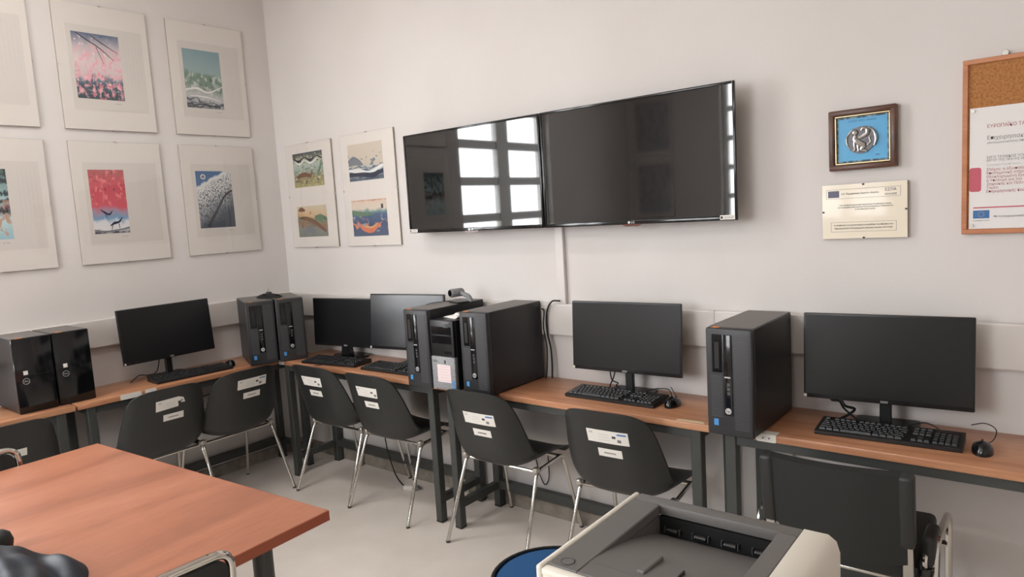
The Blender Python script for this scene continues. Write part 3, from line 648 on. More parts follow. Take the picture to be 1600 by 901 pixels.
# ------------------------------------------------------------------ computer towers
TW, TD, TH = .172, .43, .397
HP = {}
def hp_tower(label, loc, rz, sticker=True):
    """local: front faces -Y, origin at base centre"""
    t = thing('computer_tower', label, 'computer tower', loc, rz, 'dark computer towers with round silver logo')
    def part(key, nm, f, m, par=t, smooth=False):
        if key not in HP: HP[key] = o = obj(nm, f(), m, par, smooth)
        else: o = share(HP[key], par)
        return o
    y = -TD/2
    part('case', 'case', lambda: bx(-TW/2+.001, TW/2-.001, y+.028, TD/2, .004, TH, .003, 1), MCASE)
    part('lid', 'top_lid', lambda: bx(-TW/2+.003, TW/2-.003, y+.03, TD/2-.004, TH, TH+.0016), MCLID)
    fb = part('bez', 'front_bezel', lambda: bx(-TW/2, TW/2, y, y+.03, .002, TH+.001, .008, 3), MCTOP, smooth=True)
    part('bay', 'drive_bay', lambda: bx(-.062, -.024, y-.002, y+.006, .235, TH-.022, .002, 1), MBG)
    part('bay2', 'drive_slot', lambda: bx(-.052, -.034, y-.0035, y, .25, TH-.05, .001, 1), MBK)
    part('strip', 'control_strip', lambda: bx(-.021, .013, y-.003, y+.006, .078, TH-.022, .003, 2), MBG, smooth=True)
    part('bar', 'silver_bar', lambda: bx(-.016, .006, y-.0045, y-.003, .218, .2225), MLOGO)
    def ports():
        b = nb()
        for k in range(3): box(b, -.0065, .0035, y-.004, y-.003, .156+k*.016, .167+k*.016)
        return b
    part('ports', 'usb_ports', ports, MRIB)
    lg = part('logo', 'logo_disc', lambda: lathe(nb(), [(.0105, y-.0055), (.0115, y-.0045), (.0115, y-.003)], 20, (-.004, 0, .096), 'Y'), MLOGO, smooth=True)
    if 'hp' not in HP: HP['hp'] = text('logo_letters', 'hp', .014, MBK, lg, (-.004, y-.0058, .0965))
    else: share(HP['hp'], lg)
    part('badge', 'processor_badge', lambda: bx(-.06, -.043, y-.001, y+.001, .038, .062), MBLUE)
    def ribs():
        b = nb(); z = .03
        while z < TH-.022:
            box(b, .018, .072, y-.0014, y+.002, z, z+.0032)
            if z < .225 and z > .07: box(b, -.068, -.026, y-.0014, y+.002, z, z+.0032)
            z += .0068
        return b
    r = part('ribs', 'vent_ribs', ribs, MRIB); r['kind'] = 'stuff'
    if sticker: part('or', 'orange_sticker', lambda: prism(nb(), [(-.066, y+.006), (-.044, y+.004), (-.036, y+.014), (-.042, y+.026), (-.062, y+.024)], XY, TH+.001, TH+.0022), MOR)
    part('screw', 'side_screw', lambda: lathe(nb(), [(.006, TW/2-.001), (.006, TW/2+.001)], 10, (0, TD/2-.02, TH-.03), 'X'), MBK)
    return t
hp_tower('dark tower standing alone beside the rightmost monitor', (3.421, -.48+TD/2, DZ), 0)
hp_tower('dark tower at the right of the three-tower cluster, bare side panel showing', (2.176, -.462+TD/2, DZ), 0)
hp_tower('dark tower at the left of the three-tower cluster, webcam on top', (1.806, -.482+TD/2, DZ), 0)
for px, py, lb in ((.411, -.593, 'left one of two dark towers in the corner, front turned to the room'), (.4815, -.4275, 'right one of two dark towers in the corner, beside the first back-wall monitor')):
    an = math.radians(67); d = Vector((math.cos(an), math.sin(an))); n = Vector((d.y, -d.x)); c = Vector((px, py))+d*TW/2-n*TD*.46
    o = hp_tower(lb, (c.x, c.y, DZ), an); o.scale = (1, .92, 1)

# grey-fronted tower between the two dark ones
t = thing('computer_tower', 'black and silver tower with pink notice on its front, between two dark towers', 'computer tower', (1.975, -.472+.21, DZ)); w, d, h = .158, .42, .352; y = -d/2
obj('case', bx(-w/2+.001, w/2-.001, y+.02, d/2, .004, h, .003, 1), MCASE, t)
obj('upper_front', bx(-w/2, w/2, y, y+.022, h*.49, h, .005, 2), MBK, t, True)
obj('lower_front', bx(-w/2, w/2, y-.002, y+.022, .006, h*.488, .005, 2), MSL, t, True)
for k in range(2): obj('drive_cover', bx(-w/2+.01, w/2-.012, y-.002, y+.004, h*.67+k*.045, h*.67+.04+k*.045, .002, 1), MBG, t)
obj('drive_button', bx(.02, .05, y-.0035, y-.002, h-.034, h-.031), MRIB, t)
obj('power_label', bx(.012, .055, y-.001, y+.001, h-.014, h-.008), MPRN, t)
for k in range(4): obj('usb_port', bx(.018+k*.012, .024+k*.012, y-.001, y+.002, h*.53, h*.53+.014), MBG, t)
text('logo', 'DELL', .016, MPRD, t, (-.052, y-.0025, h*.42))
obj('front_slot', bx(.012, .018, y-.003, y-.001, h*.39, h*.44), MBG, t)
n = obj('paper_notice', bx(-.04, .05, y-.0032, y-.002, .045, .132), MPINK, t)
for k in range(6): obj('notice_line', bx(-.034+(.012 if k % 2 else 0), .044-(.012 if k % 2 else 0), y-.0038, y-.0032, .053+k*.0135, .0555+k*.0135), MPRL, n)
obj('sticker_badge', bx(.056, .072, y-.003, y-.002, .036, .056), MBLUE, t); obj('sticker_badge', bx(.056, .075, y-.003, y-.002, .01, .03), MBLUE, t)
p = tag(obj('crumpled_paper', prism(prism(nb(), [(-.05, 0), (.03, -.006), (.05, .004), (.04, .012), (-.03, .006)], XZ, -.05, .0), [(-.01, .004), (.02, .022), (.04, .016), (.045, .004)], XZ, -.03, .05), MWH), 'crumpled white paper slip lying on the silver-fronted tower', 'paper'); p.location = (1.985, -.36, DZ+h+.005)

# glossy towers on the left desk
def glossy_tower(label, yc, xf):
    t = thing('computer_tower', label, 'computer tower', (xf-.185, yc, DZ), PI/2, 'glossy black towers on the left desk'); w, d, h = .172, .37, .378; y = -d/2
    obj('case', bx(-w/2+.002, w/2-.002, y+.02, d/2, .003, h, .003, 1), MCASE, t)
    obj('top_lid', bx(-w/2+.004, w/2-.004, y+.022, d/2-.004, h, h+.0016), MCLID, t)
    obj('front_panel', bx(-w/2, w/2, y, y+.022, .002, h+.001, .005, 2), MBG, t, True)
    obj('drive_line', bx(-w/2+.008, w/2-.008, y-.0006, y, h*.5, h*.502), MBK, t)
    ring = obj('logo_ring', tube(nb(), [(-.042+.0145*math.cos(2*PI*k/24), y-.0008, h*.43+.0145*math.sin(2*PI*k/24)) for k in range(24)], .0009, 6, True), MLOGO, t)
    text('logo', 'DELL', .0085, MLOGO, ring, (-.042, y-.001, h*.43))
    obj('square_sticker', bx(-.05, -.031, y-.001, y+.001, h*.505+.004, h*.505+.024), MWH, t)
    obj('orange_sticker', prism(nb(), [(-.066, y+.008), (-.034, y+.006), (-.03, y+.02), (-.05, y+.027), (-.064, y+.02)], XY, h+.001, h+.0022), MOR, t)
glossy_tower('glossy black tower on the left desk, nearer the leftmost edge', -1.704, .325)
glossy_tower('glossy black tower on the left desk, on the side of the monitor', -1.525, .318)

# ------------------------------------------------------------------ monitors
def monitor(label, x, y, zb, yaw_, tilt=.05, w=.54, h=.32, brand='dell', stx=-1):
    t = thing('monitor', label, 'monitor', (x, y, DZ), yaw_, 'flat black monitors on the desks'); z0 = zb-DZ
    rt = Matrix.Rotation(-tilt, 3, 'X')
    def P(nm, bm, m, par=t, smooth=False):
        bmesh.ops.rotate(bm, verts=bm.verts[:], cent=(0, 0, z0+h/2), matrix=rt); return obj(nm, bm, m, par, smooth)
    hs = P('housing', bx(-w/2, w/2, 0, .018, z0, z0+h, .004, 2), MBK, smooth=True)
    P('rear_cover', bx(-.15, .15, .016, .045, z0+.05, z0+h-.06, .012, 2), MBK, smooth=True)
    P('screen', bx(-w/2+.007, w/2-.007, -.0012, .002, z0+.017, z0+h-.007), MSC2 if brand == 'hp' else MSC)
    if brand == 'dell': P('logo', bx(-.012, .012, -.0022, -.001, z0+.004, z0+.012), MPRN, hs)
    if brand == 'lg': P('logo', bx(-.002, .014, -.0022, -.001, z0+.004, z0+.012), MLOGO, hs); P('logo', lathe(nb(), [(.0055, -.0025), (.0055, -.001)], 14, (-.009, 0, z0+.008), 'Y'), MLOGO, hs)
    if brand != 'lg': P('corner_sticker', bx(-w/2+.001, -w/2+.011, -.0014, 0, z0+.003, z0+.014), MWH, hs)
    if brand == 'lg':
        obj('stand_neck', prism(nb(), [(-.02, 0.0), (.03, 0.0), (.02, .06), (.03, z0+.06), (-.0, z0+.06), (-.01, .05)], YZ, -.035, .035), MBG, t, True)
        obj('stand_base', prism(nb(), [(.12*math.cos(a)*1.1, 0.035+.085*math.sin(a)) for a in [2*PI*k/28 for k in range(28)]], XY, 0, .012), MBG, t, True)
    else:
        obj('stand_neck', bx(-.019, .019, .03, .052, .006, z0+.14, .003, 1), MBK, t)
        obj('stand_base', prism(nb(), rrect(-.105, .105, .017, .125, .02), XY, 0, .01), MBK, t, True)
    return t
monitor('wide black monitor at the right edge, below the cork board', 3.857, -.15, .858, .075)
monitor('black monitor standing alone between the tower cluster and the lone tower', 2.81, -.155, .868, .05)
monitor('black monitor on the left wall desk', .165, -.957, .877, PI/2+.03, tilt=.09, w=.55)
monitor('dark monitor with a silver logo, nearest the corner on the back wall', .785, -.14, .833, .14, w=.55, h=.307, brand='lg')
monitor('monitor catching a pale reflection, partly behind the three-tower cluster', 1.385, -.165, .862, .14, w=.545, h=.325, brand='hp', tilt=.1)

# ------------------------------------------------------------------ keyboards and mice
KEYS = None
def keys_bm(L, D):
    b = nb(); p = .019
    rows = [(-.052, 15), (-.033, 15), (-.014, 14.75), (.005, 14.5), (.024, 14.25), (.05, 15)]
    for j, (y, n) in enumerate(rows):
        x = -L/2+.012
        if j == 0: ws = [1.25]*3+[5.5]+[1.25]*4
        elif j == 1: ws = [2.2]+[1]*10+[2.3]
        elif j == 2: ws = [1.7]+[1]*11+[1.6]
        elif j == 3: ws = [1.5]+[1]*12+[1.2]
        elif j == 4: ws = [1]*13+[1.8]
        else: ws = [1, -.7, 1, 1, 1, 1, -.4, 1, 1, 1, 1, -.4, 1, 1, 1, 1]
        for w in ws:
            if w > 0: key(b, x, x+w*p*.97, y)
            x += abs(w)*p*.97
        x = -L/2+.012+15.1*p
        for k in range(3):
            if j in (3, 4, 5) or (j == 0) or (j == 1 and k == 1): key(b, x+k*p, x+(k+1)*p, y)
        x += 3.3*p
        for k in range(4):
            if j < 5: key(b, x+k*p*.94, x+(k+1)*p*.94, y)
    return b
def key(b, x0, x1, y, h=.0085):
    y0, y1 = y-.0085, y+.0085; x0 += .001; x1 -= .001; z = .0145+(y+.07)*.06
    lo = [b.verts.new(v) for v in ((x0, y0, z), (x1, y0, z), (x1, y1, z), (x0, y1, z))]; i = .0022
    hi = [b.verts.new(v) for v in ((x0+i, y0+i, z+h), (x1-i, y0+i, z+h), (x1-i, y1-i*.5, z+h), (x0+i, y1-i*.5, z+h))]
    for k in range(4): b.faces.new((lo[k], lo[(k+1) % 4], hi[(k+1) % 4], hi[k]))
    b.faces.new(hi)
MKEY = mat('keycap', (34, 35, 37), .42, spec=.5)
KB = {}
def keyboard(label, x, y, rz, L=.448, D=.148, cable=None):
    t = thing('keyboard', label, 'keyboard', (x, y, DZ), rz, 'black keyboards on the desks')
    if 'body' not in KB:
        b = nb(); prism(b, [(-D/2, .004), (-D/2+.004, 0), (D/2-.004, 0), (D/2, .004), (D/2, .026), (D/2-.006, .027), (-D/2+.004, .0155), (-D/2, .013)], YZ, -L/2, L/2)
        KB['body'] = obj('keyboard_body', b, MBK, t); KB['keys'] = obj('keys', keys_bm(L, D), MKEY, t); KB['keys']['kind'] = 'stuff'
        KB['leds'] = obj('status_panel', bx(L/2-.085, L/2-.02, .045, .062, .0225, .0262), MBG, t)
    else:
        for k in ('body', 'keys', 'leds'): share(KB[k], t)
    if cable: obj('cable', tube(nb(), crv(cable, 8), .0022, 6), MWIRE, t, True)
    return t
keyboard('black keyboard in front of the rightmost monitor', 3.882, -.225, .035, cable=[(.02, .072, .02), (.05, .10, .02), (.1, .12, .03), (.14, .1, .02), (.16, .08, .004)])
keyboard('black keyboard in front of the monitor beside the lone tower', 2.79, -.218, 0.0, cable=[(.1, .072, .02), (.13, .12, .03), (.2, .12, .035), (.24, .07, .012), (.25, .03, .004)])
keyboard('black keyboard on the left wall desk', .268, -.895, PI/2-.05)
keyboard('black keyboard in front of the silver-logo monitor, nearest the corner', .86, -.285, .13, cable=[(-.02, -.074, .01), (-.04, -.09, .004), (-.06, -.096, .003), (-.08, -.1, .0025)])
keyboard('black keyboard ending at the three-tower cluster', 1.39, -.265, .03)
MS = {}
def mouse(label, x, y, rz, cable):
    t = thing('mouse', label, 'mouse', (x, y, DZ), rz, 'black computer mice')
    if not MS:
        b = nb(); R = []
        for i in range(9):
            ph = PI/2*i/8; row = []
            for k in range(20):
                a = 2*PI*k/20; rx, ry = .031*math.cos(ph)**.6, .056*math.cos(ph)**.6
                row.append(b.verts.new((rx*math.cos(a), ry*math.sin(a), .036*math.sin(ph)*(1-.18*math.sin(a)))))
            R.append(row)
        for A, B in zip(R, R[1:]):
            for k in range(20): b.faces.new((A[k], A[(k+1) % 20], B[(k+1) % 20], B[k]))
        b.faces.new(R[0][::-1]); b.faces.new(R[-1])
        MS['b'] = obj('mouse_body', b, MBG, t, True)
        MS['w'] = obj('scroll_wheel', lathe(nb(), [(.007, -.0035), (.008, 0), (.007, .0035)], 12, (0, .03, .026), 'X'), MRIB, t)
        MS['s'] = obj('button_seam', bx(-.0004, .0004, .01, .05, .0255, .0262), MPRD, t)
    else:
        for k in MS: share(MS[k], t)
    obj('cable', tube(nb(), crv(cable, 8), .0018, 6), MWIRE, t, True)
mouse('mouse beside the keyboard of the rightmost monitor', 4.158, -.245, .1, [(0, .05, .012), (.03, .1, .01), (.04, .16, .03), (.01, .19, .04), (-.03, .19, .03)])
mouse('mouse beside the keyboard next to the lone tower', 3.062, -.205, .05, [(0, .05, .012), (-.02, .09, .006), (-.05, .14, .008), (-.08, .17, .03)])
mouse('mouse at the end of the left wall keyboard', .245, -.636, PI/2-.3, [(0, .05, .012), (.02, .1, .006), (.0, .15, .004)])

# ------------------------------------------------------------------ webcam on the tower
t = thing('webcam', 'grey conference webcam on a bent foot on top of a dark tower', 'webcam', (1.85, -.2, DZ+TH+.002), -.25)
obj('foot', prism(nb(), [(-.055, -.03), (.05, -.04), (.06, .03), (-.05, .03)], XY, 0, .008), MBK, t)
obj('arm', tube(nb(), fil([(.055, .04, .004), (.05, .035, .03), (.012, .01, .05)], .02, 5), .0125, 10), MSL, t, True)
o = obj('camera_barrel', lathe(nb(), [(.02, -.04), (.0225, -.036), (.0225, .03), (.017, .04)], 20, (0, 0, 0), 'X'), MSL, t, True, loc=(-.01, -.005, .052), rot=(0, 0, 1.55))
obj('lens', lathe(nb(), [(.011, -.0425), (.0175, -.042), (.0175, -.038)], 18, (0, 0, 0), 'X'), MBG, o, True)
obj('cable', tube(nb(), crv([(-.05, .0, .004), (-.09, -.04, .003), (-.1, -.1, .003), (-.07, -.16, .003)], 6), .002, 6), MWIRE, t)

# cable coil on the corner towers
t = thing('cable_coil', 'coiled black cable with a plug lying across the two corner towers', 'cable', (.33, -.37, DZ+TH+.003), .3)
for k in range(4):
    obj('cable_loop', tube(nb(), [((.085-.008*k)*math.cos(a)+.004*math.sin(3*a+k), (.055-.006*k)*math.sin(a)+.002*k, .004+.005*k+.003*math.sin(2*a+k)) for a in [2*PI*i/28 for i in range(28)]], .0035, 6, True), MWIRE, t, True)
obj('plug', bx(-.016, .016, -.012, .012, .022, .038, .003, 1), MPRD, t); obj('plug_pin', bx(-.003, .003, -.003, .003, .038, .056), MAL, t)

# cables
def cable(label, pts, r=.0032, plug=None):
    o = tag(obj('cable', tube(nb(), crv(pts, 8), r, 7), MWIRE, None, True), label, 'cable', 'loose black cables'); return o
cable('black cable dropping from the wall conduit behind the tower cluster', [(2.385, -.036, 1.165), (2.34, -.045, 1.16), (2.306, -.045, 1.10), (2.30, -.04, 1.0), (2.316, -.04, .92), (2.32, -.042, .84), (2.318, -.045, DZ+.004)], .0045)
cable('second black cable close to the wall behind the tower cluster', [(2.27, -.036, 1.12), (2.292, -.048, 1.11), (2.288, -.055, 1.03), (2.303, -.055, .93), (2.30, -.06, .82), (2.29, -.06, DZ+.004)], .0035)
cable('black cables bunched behind the stand of the middle monitor', [(2.70, -.11, .88), (2.715, -.12, .82), (2.735, -.1, .80), (2.72, -.09, DZ+.02), (2.75, -.085, DZ+.004)], .003)
cable('black cable hanging under the middle monitor, left of its stand', [(2.735, -.11, .88), (2.722, -.115, .83), (2.70, -.11, .79), (2.69, -.1, DZ+.004)], .003)
cable('thick black cable below the rightmost monitor, left of its stand', [(3.70, -.12, .87), (3.72, -.13, .83), (3.75, -.11, .815), (3.73, -.1, .79), (3.70, -.1, DZ+.006)], .005)
cable('black cable looping below the rightmost monitor beside its stand', [(3.67, -.12, .865), (3.675, -.13, .845), (3.70, -.12, .84), (3.715, -.11, .81), (3.76, -.1, DZ+.006)], .004)
cable('black cable curling under the left wall monitor', [(.11, -1.0, .88), (.12, -1.03, .80), (.13, -1.08, .79), (.14, -1.14, .80), (.13, -1.19, DZ+.004)], .003)
cable('black cable hanging under the left wall desk beside its leg', [(.3, -1.21, .70), (.28, -1.2, .62), (.22, -1.22, .5), (.18, -1.3, .43), (.15, -1.42, .42), (.12, -1.56, .46)], .003)
cable('black cable sagging under the left wall desk near the corner chair', [(.36, -.62, .69), (.33, -.72, .66), (.3, -.82, .63), (.25, -.92, .60)], .003)
cable('black cable trailing on the floor under the first back-wall desk', [(1.0, -.09, .62), (1.01, -.085, .4), (1.03, -.085, .2), (1.09, -.09, .05), (1.18, -.12, .006), (1.255, -.15, .006)], .004)
cable('thin cable hanging behind the desk leg below the three-tower cluster', [(1.78, -.012, .68), (1.77, -.012, .5), (1.76, -.014, .35)], .003)
cable('thin looped cable under the desk below the right-hand television', [(2.16, -.014, .30), (2.18, -.014, .22), (2.21, -.014, .17), (2.24, -.014, .22), (2.24, -.014, .34)], .003)
t = thing('power_adapter', 'small white power adapter on the floor under the first desk', 'adapter', (1.30, -.15, 0), .4); obj('adapter_body', bx(-.04, .04, -.022, .022, 0, .03, .006, 2), MWH, t, True); obj('adapter_plug', bx(.04, .055, -.012, .012, .006, .024, .003, 1), MPRN, t)

# wall socket boxes under the right desk
t = thing('wall_socket', 'white surface-mounted wall socket behind the right desk leg', 'socket', (3.46, 0, .54)); obj('socket_box', bx(-.04, .04, -.035, 0, 0, .14, .006, 2), MT, t, True); obj('socket_face', bx(-.03, .03, -.0365, -.035, .03, .11, .002, 1), MWH, t); obj('socket_cable', tube(nb(), crv([(.02, -.03, .09), (.06, -.05, .085), (.1, -.06, .09), (.14, -.05, .1)], 6), .003, 6), MWIRE, t)

# ------------------------------------------------------------------ conference chair, rightmost
t = thing('conference_chair', 'black padded chair with flat metal brackets, pushed to the right desk', 'chair', (3.80, -.36, 0), .03)
b = nb(); pl = [(-.205, 0), (.205, 0)]
obj('seat', bx(-.225, .225, -.2, .24, .415, .475, .02, 3), MBUP, t, True)
rt = Matrix.Rotation(math.radians(9), 3, 'X')
def tilt(bm): bmesh.ops.rotate(bm, verts=bm.verts[:], cent=(0, -.22, .46), matrix=rt); return bm
b = nb(); NX, NZ = 14, 10; G = [[], []]
for s in (0, 1):
    for j in range(NZ+1):
        row = []
        for i in range(NX+1):
            u = -1+2*i/NX; v = j/NZ
            zlow = .50+.10*abs(u)**3 if u < 0 else .485+.02*u**3
            row.append(b.verts.new((u*.205, -.245-.022*(1-u*u)+s*.035, zlow+(.795-zlow)*v)))
        G[s].append(row)
for s in (0, 1):
    for A, B in zip(G[s], G[s][1:]):
        for k in range(NX): b.faces.new((A[k], A[k+1], B[k+1], B[k]))
for A, B in ((G[0][0], G[1][0]), (G[0][-1], G[1][-1])):
    for k in range(NX): b.faces.new((A[k], A[k+1], B[k+1], B[k]))
for e in (0, NX):
    for j in range(NZ): b.faces.new((G[0][j][e], G[0][j+1][e], G[1][j+1][e], G[1][j][e]))
obj('backrest', tilt(b), MBUP, t, True)
for sx in (-1, 1):
    obj('side_post', tilt(bx(sx*.2-.021, sx*.2+.021, -.256, -.21, .56, .797, .012, 3)), MPL, t, True)
    obj('bracket', tilt(bx(sx*.2-.014, sx*.2+.014, -.246, -.236, .455, .57, .002, 1)), MAL, t)
    obj('pivot_cap', lathe(nb(), [(.02, -.006), (.024, 0), (.02, .006)], 16, (sx*.24, -.2, .5), 'X'), MCH, t, True)
    obj('armrest_stub', bx(sx*.245-.02, sx*.245+.02, -.19, -.05, .47, .565, .018, 3), MPL, t, True)
    obj('leg', tube(nb(), fil([(sx*.262, -.27, .006), (sx*.262, -.16, .545), (sx*.262, .2, .50), (sx*.262, .25, .006)], .05, 6), .012, 8), MCH, t, True)
    obj('leg_cover', bx(sx*.24-.012, sx*.24+.012, -.2, -.17, .2, .47, .004, 1), MPL, t)
    for y in (-.27, .25): obj('foot', lathe(nb(), [(.015, 0), (.015, .02), (.012, .026)], 10, (sx*.262, y, 0)), MBK, t)
for y in (-.15, .17): obj('under_frame', tube(nb(), [(-.262, y, .4), (.262, y, .4)], .011, 8), MCH, t)
obj('back_panel', bx(-.19, .19, -.05, .2, .395, .416, .006, 1), MPL, t)

# ------------------------------------------------------------------ meeting table
t = thing('meeting_table', 'large orange-brown meeting table in the left foreground', 'table', (1.93, -2.16, 0), math.radians(4.2)); L, D, TZ = 1.46, .92, .75
obj('tabletop', bx(-L/2, L/2, -D/2, D/2, TZ-.032, TZ, .002, 1), MTB, t)
for a in ((-L/2-.0015, -L/2, -D/2, D/2), (L/2, L/2+.0015, -D/2, D/2), (-L/2, L/2, D/2, D/2+.0015), (-L/2, L/2, -D/2-.0015, -D/2)): obj('edge_band', bx(a[0], a[1], a[2], a[3], TZ-.031, TZ-.001), MTE, t)
for sx in (-1, 1):
    for sy in (-1, 1):
        lg = obj('leg', tube(nb(), [(sx*(L/2-.15), sy*(D/2-.14), 0.01), (sx*(L/2-.15), sy*(D/2-.14), TZ-.034)], .03, 18), MST, t, True)
        obj('foot', lathe(nb(), [(.034, 0), (.034, .015), (.03, .02)], 18, (sx*(L/2-.15), sy*(D/2-.14), 0)), MBK, lg)
for sy in (-1, 1): obj('apron', bx(-L/2+.19, L/2-.19, sy*(D/2-.14)-.012, sy*(D/2-.14)+.012, TZ-.082, TZ-.033, .002, 1), MST, t)
for sx in (-1, 1): obj('apron', bx(sx*(L/2-.15)-.012, sx*(L/2-.15)+.012, -D/2+.17, D/2-.17, TZ-.082, TZ-.033, .002, 1), MST, t)

# tubular chairs at both ends of the table
def tube_chair(label, loc, rz):
    t = thing('tubular_chair', label, 'chair', loc, rz, 'chrome tube chairs at the meeting table'); w = .225; H = .805
    obj('back_frame', tube(nb(), fil([(-w, -.21, .44), (-w, -.25, H), (w, -.25, H), (w, -.21, .44)], .05, 7), .0115, 12), MCH, t, True)
    b = nb(); prism(b, rrect(-w+.013, w-.013, .52, H-.013, .035, 5), lambda a, z, d: (a, -.213-(z-.44)*.11+d, z), -.008, .008); obj('backrest', b, MBUP, t)
    obj('seat', bx(-.21, .21, -.2, .22, .42, .46, .015, 3), MBUP, t, True)
    for sx in (-1, 1):
        obj('leg_frame', tube(nb(), fil([(sx*w, -.21, .445), (sx*w, -.23, .0125), (sx*w, .24, .0125), (sx*w, .2, .41), (sx*w, -.205, .41)], .05, 6), .0115, 12), MCH, t, True)
        obj('frame_plug', lathe(nb(), [(.003, H-.003), (.003, H+.0118)], 8, (sx*(w-.06), -.25, 0)), MPRD, t)
    for y in (-.15, .15): obj('cross_bar', tube(nb(), [(-w, y, .41), (w, y, .41)], .01, 8), MCH, t)
tube_chair('black chair with chrome tube back at the near right end of the table', (2.462, -2.235, 0), PI/2)
tube_chair('black chair with chrome tube back behind the far left end of the table', (1.37, -2.25, 0), -PI/2)

# jacket heap and pouch on the table
b = nb(); R = []
NR, NA = 44, 110
from mathutils import noise as mn
for i in range(NR+1):
    r = i/NR; row = []
    for k in range(NA):
        a = 2*PI*k/NA; wob = 1+.10*math.sin(3*a+1)+.06*math.sin(5*a+.4)
        x = .28*r*wob*math.cos(a); y = .21*r*wob*math.sin(a)
        base = .078*(1-r**3)
        ph = 26*(x*.35+y*.95)+2.5*mn.noise(Vector((x*3, y*3, 1))); fold = .024*math.sin(1.5*ph)+.01*math.sin(3.1*ph+1)+.008*mn.noise(Vector((x*12, y*12, 3)))
        z = max(.0, base+fold*(1-r**3)*min(1, base/.05)) if i < NR else 0
        row.append(b.verts.new((x, y, z+.002)))
    R.append(row)
for A, B in zip(R, R[1:]):
    for k in range(NA): b.faces.new((A[k], A[(k+1) % NA], B[(k+1) % NA], B[k]))
b.faces.new(R[-1])
bmesh.ops.remove_doubles(b, verts=b.verts[:], dist=1e-5)
t = thing('jacket', 'dark navy jacket heaped on the meeting table in the lower left corner', 'jacket', (2.35, -2.43, TZ), .1)
obj('cloth', b, MNAV, t, True)
t = thing('pouch', 'small rounded black pouch beside the navy jacket', 'bag', (2.045, -2.335, TZ), 0)
obj('pouch_body', lathe(nb(), [(.02, 0), (.034, .012), (.038, .035), (.032, .055), (.018, .066), (.003, .068)], 20), MBUP, t, True)
obj('clasp', bx(.02, .036, -.035, -.022, .012, .024, .003, 1), MBRA, t)

# ------------------------------------------------------------------ printer and its table
PZ = .75
t = thing('printer_table', 'small white side table carrying the laser printer', 'table', (3.86, -1.79, 0)); 
obj('tabletop', bx(-.27, .27, -.24, .24, PZ-.025, PZ, .003, 1), MWH, t)
for sx in (-1, 1):
    for sy in (-1, 1): obj('leg', bx(sx*.24-.02, sx*.24+.02, sy*.21-.02, sy*.21+.02, 0, PZ-.025, .002, 1), MST, t)
    obj('apron', bx(sx*.24-.01, sx*.24+.01, -.19, .19, PZ-.065, PZ-.0255), MST, t)
t = thing('laser_printer', 'white laser printer with dark grey top in the foreground', 'printer', (3.8535, -1.755, PZ), math.radians(.8)); W, D, H = .412, .37, .25
x0, x1, y0, y1 = -W/2, W/2, -D/2, D/2
TR = x1-.062                     # grey top ends here, white shoulder to the right
TL = x0+.0125
obj('left_side', bx(x0, TL, y0, y1, 0, H+.001, .005, 3), MPRW, t, True)
b = nb(); prism(b, [(TR, 0), (x1-.004, 0), (x1, .01), (x1, H-.03), (x1-.006, H-.01), (x1-.02, H), (TR, H)], XZ, y0, y1); obj('right_side', b, MPRW, t, True)
obj('rear_shell', bx(TL+.001, TR-.001, y1-.02, y1, 0, H-.04, .003, 1), MPRW, t)
obj('front_shell', bx(TL+.001, TR-.001, y0, y0+.02, 0, H-.012, .004, 2), MPRW, t)
obj('front_lip', bx(TL+.001, TR-.001, y0-.002, y0+.018, H-.014, H-.001, .004, 2), MPRW, t, True)
rx0, rx1, ry0, ry1 = TL+.062, TR-.036, y0+.062, y1-.034   # tray opening
G = H
obj('rear_cover', bx(TL+.001, TR-.001, ry1, y1, G-.022, G, .003, 2), MPRG, t, True)
obj('left_deck', bx(TL+.001, rx0, y0+.018, ry1-.0015, G-.022, G, .002, 1), MPRG, t)
obj('right_deck', bx(rx1, TR-.001, y0+.018, ry1-.0015, G-.022, G, .002, 1), MPRG, t)
obj('front_deck', bx(rx0, rx1, y0+.018, ry0, G-.022, G, .002, 1), MPRG, t)
b = nb(); n = 10; top = []; bot = []   # curved tray floor sinking towards the rear
for k in range(n+1):
    u = k/n; yy = ry0+(ry1-ry0)*u; zz = G-.001-.062*(u**1.7)
    top.append((yy, zz)); bot.append((yy, zz-.006))
prism(b, top+bot[::-1], YZ, rx0, rx1); obj('output_tray', b, MPRG, t, True)
obj('tray_wall', bx(rx0-.003, rx0, ry0, ry1, G-.09, G-.022), MPRG, t); obj('tray_wall', bx(rx1, rx1+.003, ry0, ry1, G-.09, G-.022), MPRG, t)
obj('exit_slot', bx(rx0, rx1, ry1-.004, ry1+.02, G-.085, G-.023), MBK, t)
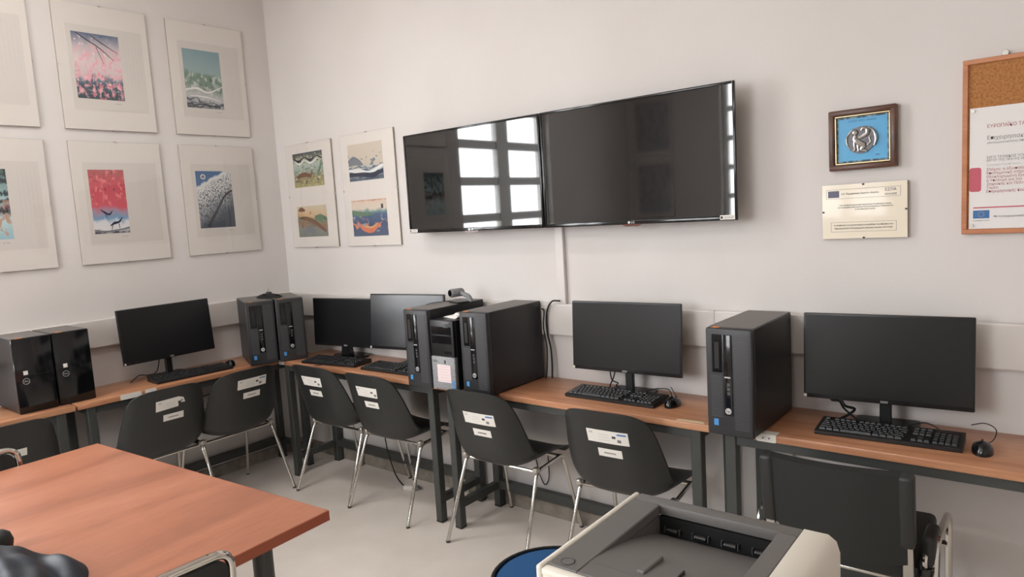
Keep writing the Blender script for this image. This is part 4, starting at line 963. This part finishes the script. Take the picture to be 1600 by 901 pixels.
for k in range(4):
    xx = rx0+.03+k*(rx1-rx0-.06)/3
    r = obj('exit_roller', tube(nb(), [(xx-.012, ry1-.008, G-.048), (xx+.012, ry1-.008, G-.048)], .0055, 12), MBK, t, True)
    for s in (-1, 1): obj('roller_guide', bx(xx+s*.016-.001, xx+s*.016+.001, ry1-.012, ry1-.003, G-.053, G-.041), MRIB, r)
obj('paper_stop', bx(rx0+.085, rx0+.10, ry0+.01, ry0+.085, G-.01, G+.0015, .002, 1, Matrix.Rotation(math.radians(-3), 3, 'X')), MPRG, t)
obj('tray_rib', bx(rx0+.15, rx0+.1535, ry0+.005, ry0+.055, G-.008, G+.001, .001, 1), MBK, t)
bt = obj('power_button', lathe(nb(), [(.0112, G-.001), (.0112, G+.0008)], 24, (TL+.03, y0+.04, 0)), MPRG, t)
obj('button_ring', tube(nb(), [(TL+.03+.012*math.cos(2*PI*k/28), y0+.04+.012*math.sin(2*PI*k/28), G+.0004) for k in range(28)], .0008, 6, True), MBK, bt)
obj('side_vent', bx(x1-.001, x1+.0015, -.06, -.02, H-.1, H-.06), MPRN, t)
obj('paper_tray', bx(TL+.02, TR-.02, y0-.006, y0+.004, .02, .09, .003, 1), MPRW, t)

# ------------------------------------------------------------------ blue stool beside the printer
t = thing('round_stool', 'round stool with blue upholstered seat and black rim, left of the printer', 'stool', (3.12, -1.19, 0))
obj('cushion', lathe(nb(), [(.17, .43), (.184, .445), (.186, .462), (.178, .472), (.12, .478), (.01, .479)], 40), MBLF, t, True)
obj('rim', lathe(nb(), [(.186, .415), (.2, .43), (.203, .462), (.198, .474), (.189, .474), (.186, .458)], 40), MBK, t, True)
obj('seat_pan', lathe(nb(), [(.05, .40), (.18, .412), (.188, .43)], 32), MBK, t, True)
obj('column', lathe(nb(), [(.03, .1), (.03, .25), (.018, .25), (.018, .41)], 20), MCH, t, True)
for k in range(5):
    a = 2*PI*k/5+.3; sp = obj('base_spoke', tube(nb(), [(.02*math.cos(a), .02*math.sin(a), .11), (.24*math.cos(a), .24*math.sin(a), .075)], [.022, .014], 8), MBK, t)
    obj('caster', lathe(nb(), [(.018, -.018), (.026, -.012), (.026, .012), (.018, .018)], 14, (.25*math.cos(a), .25*math.sin(a), .027), 'X'), MBK, sp)
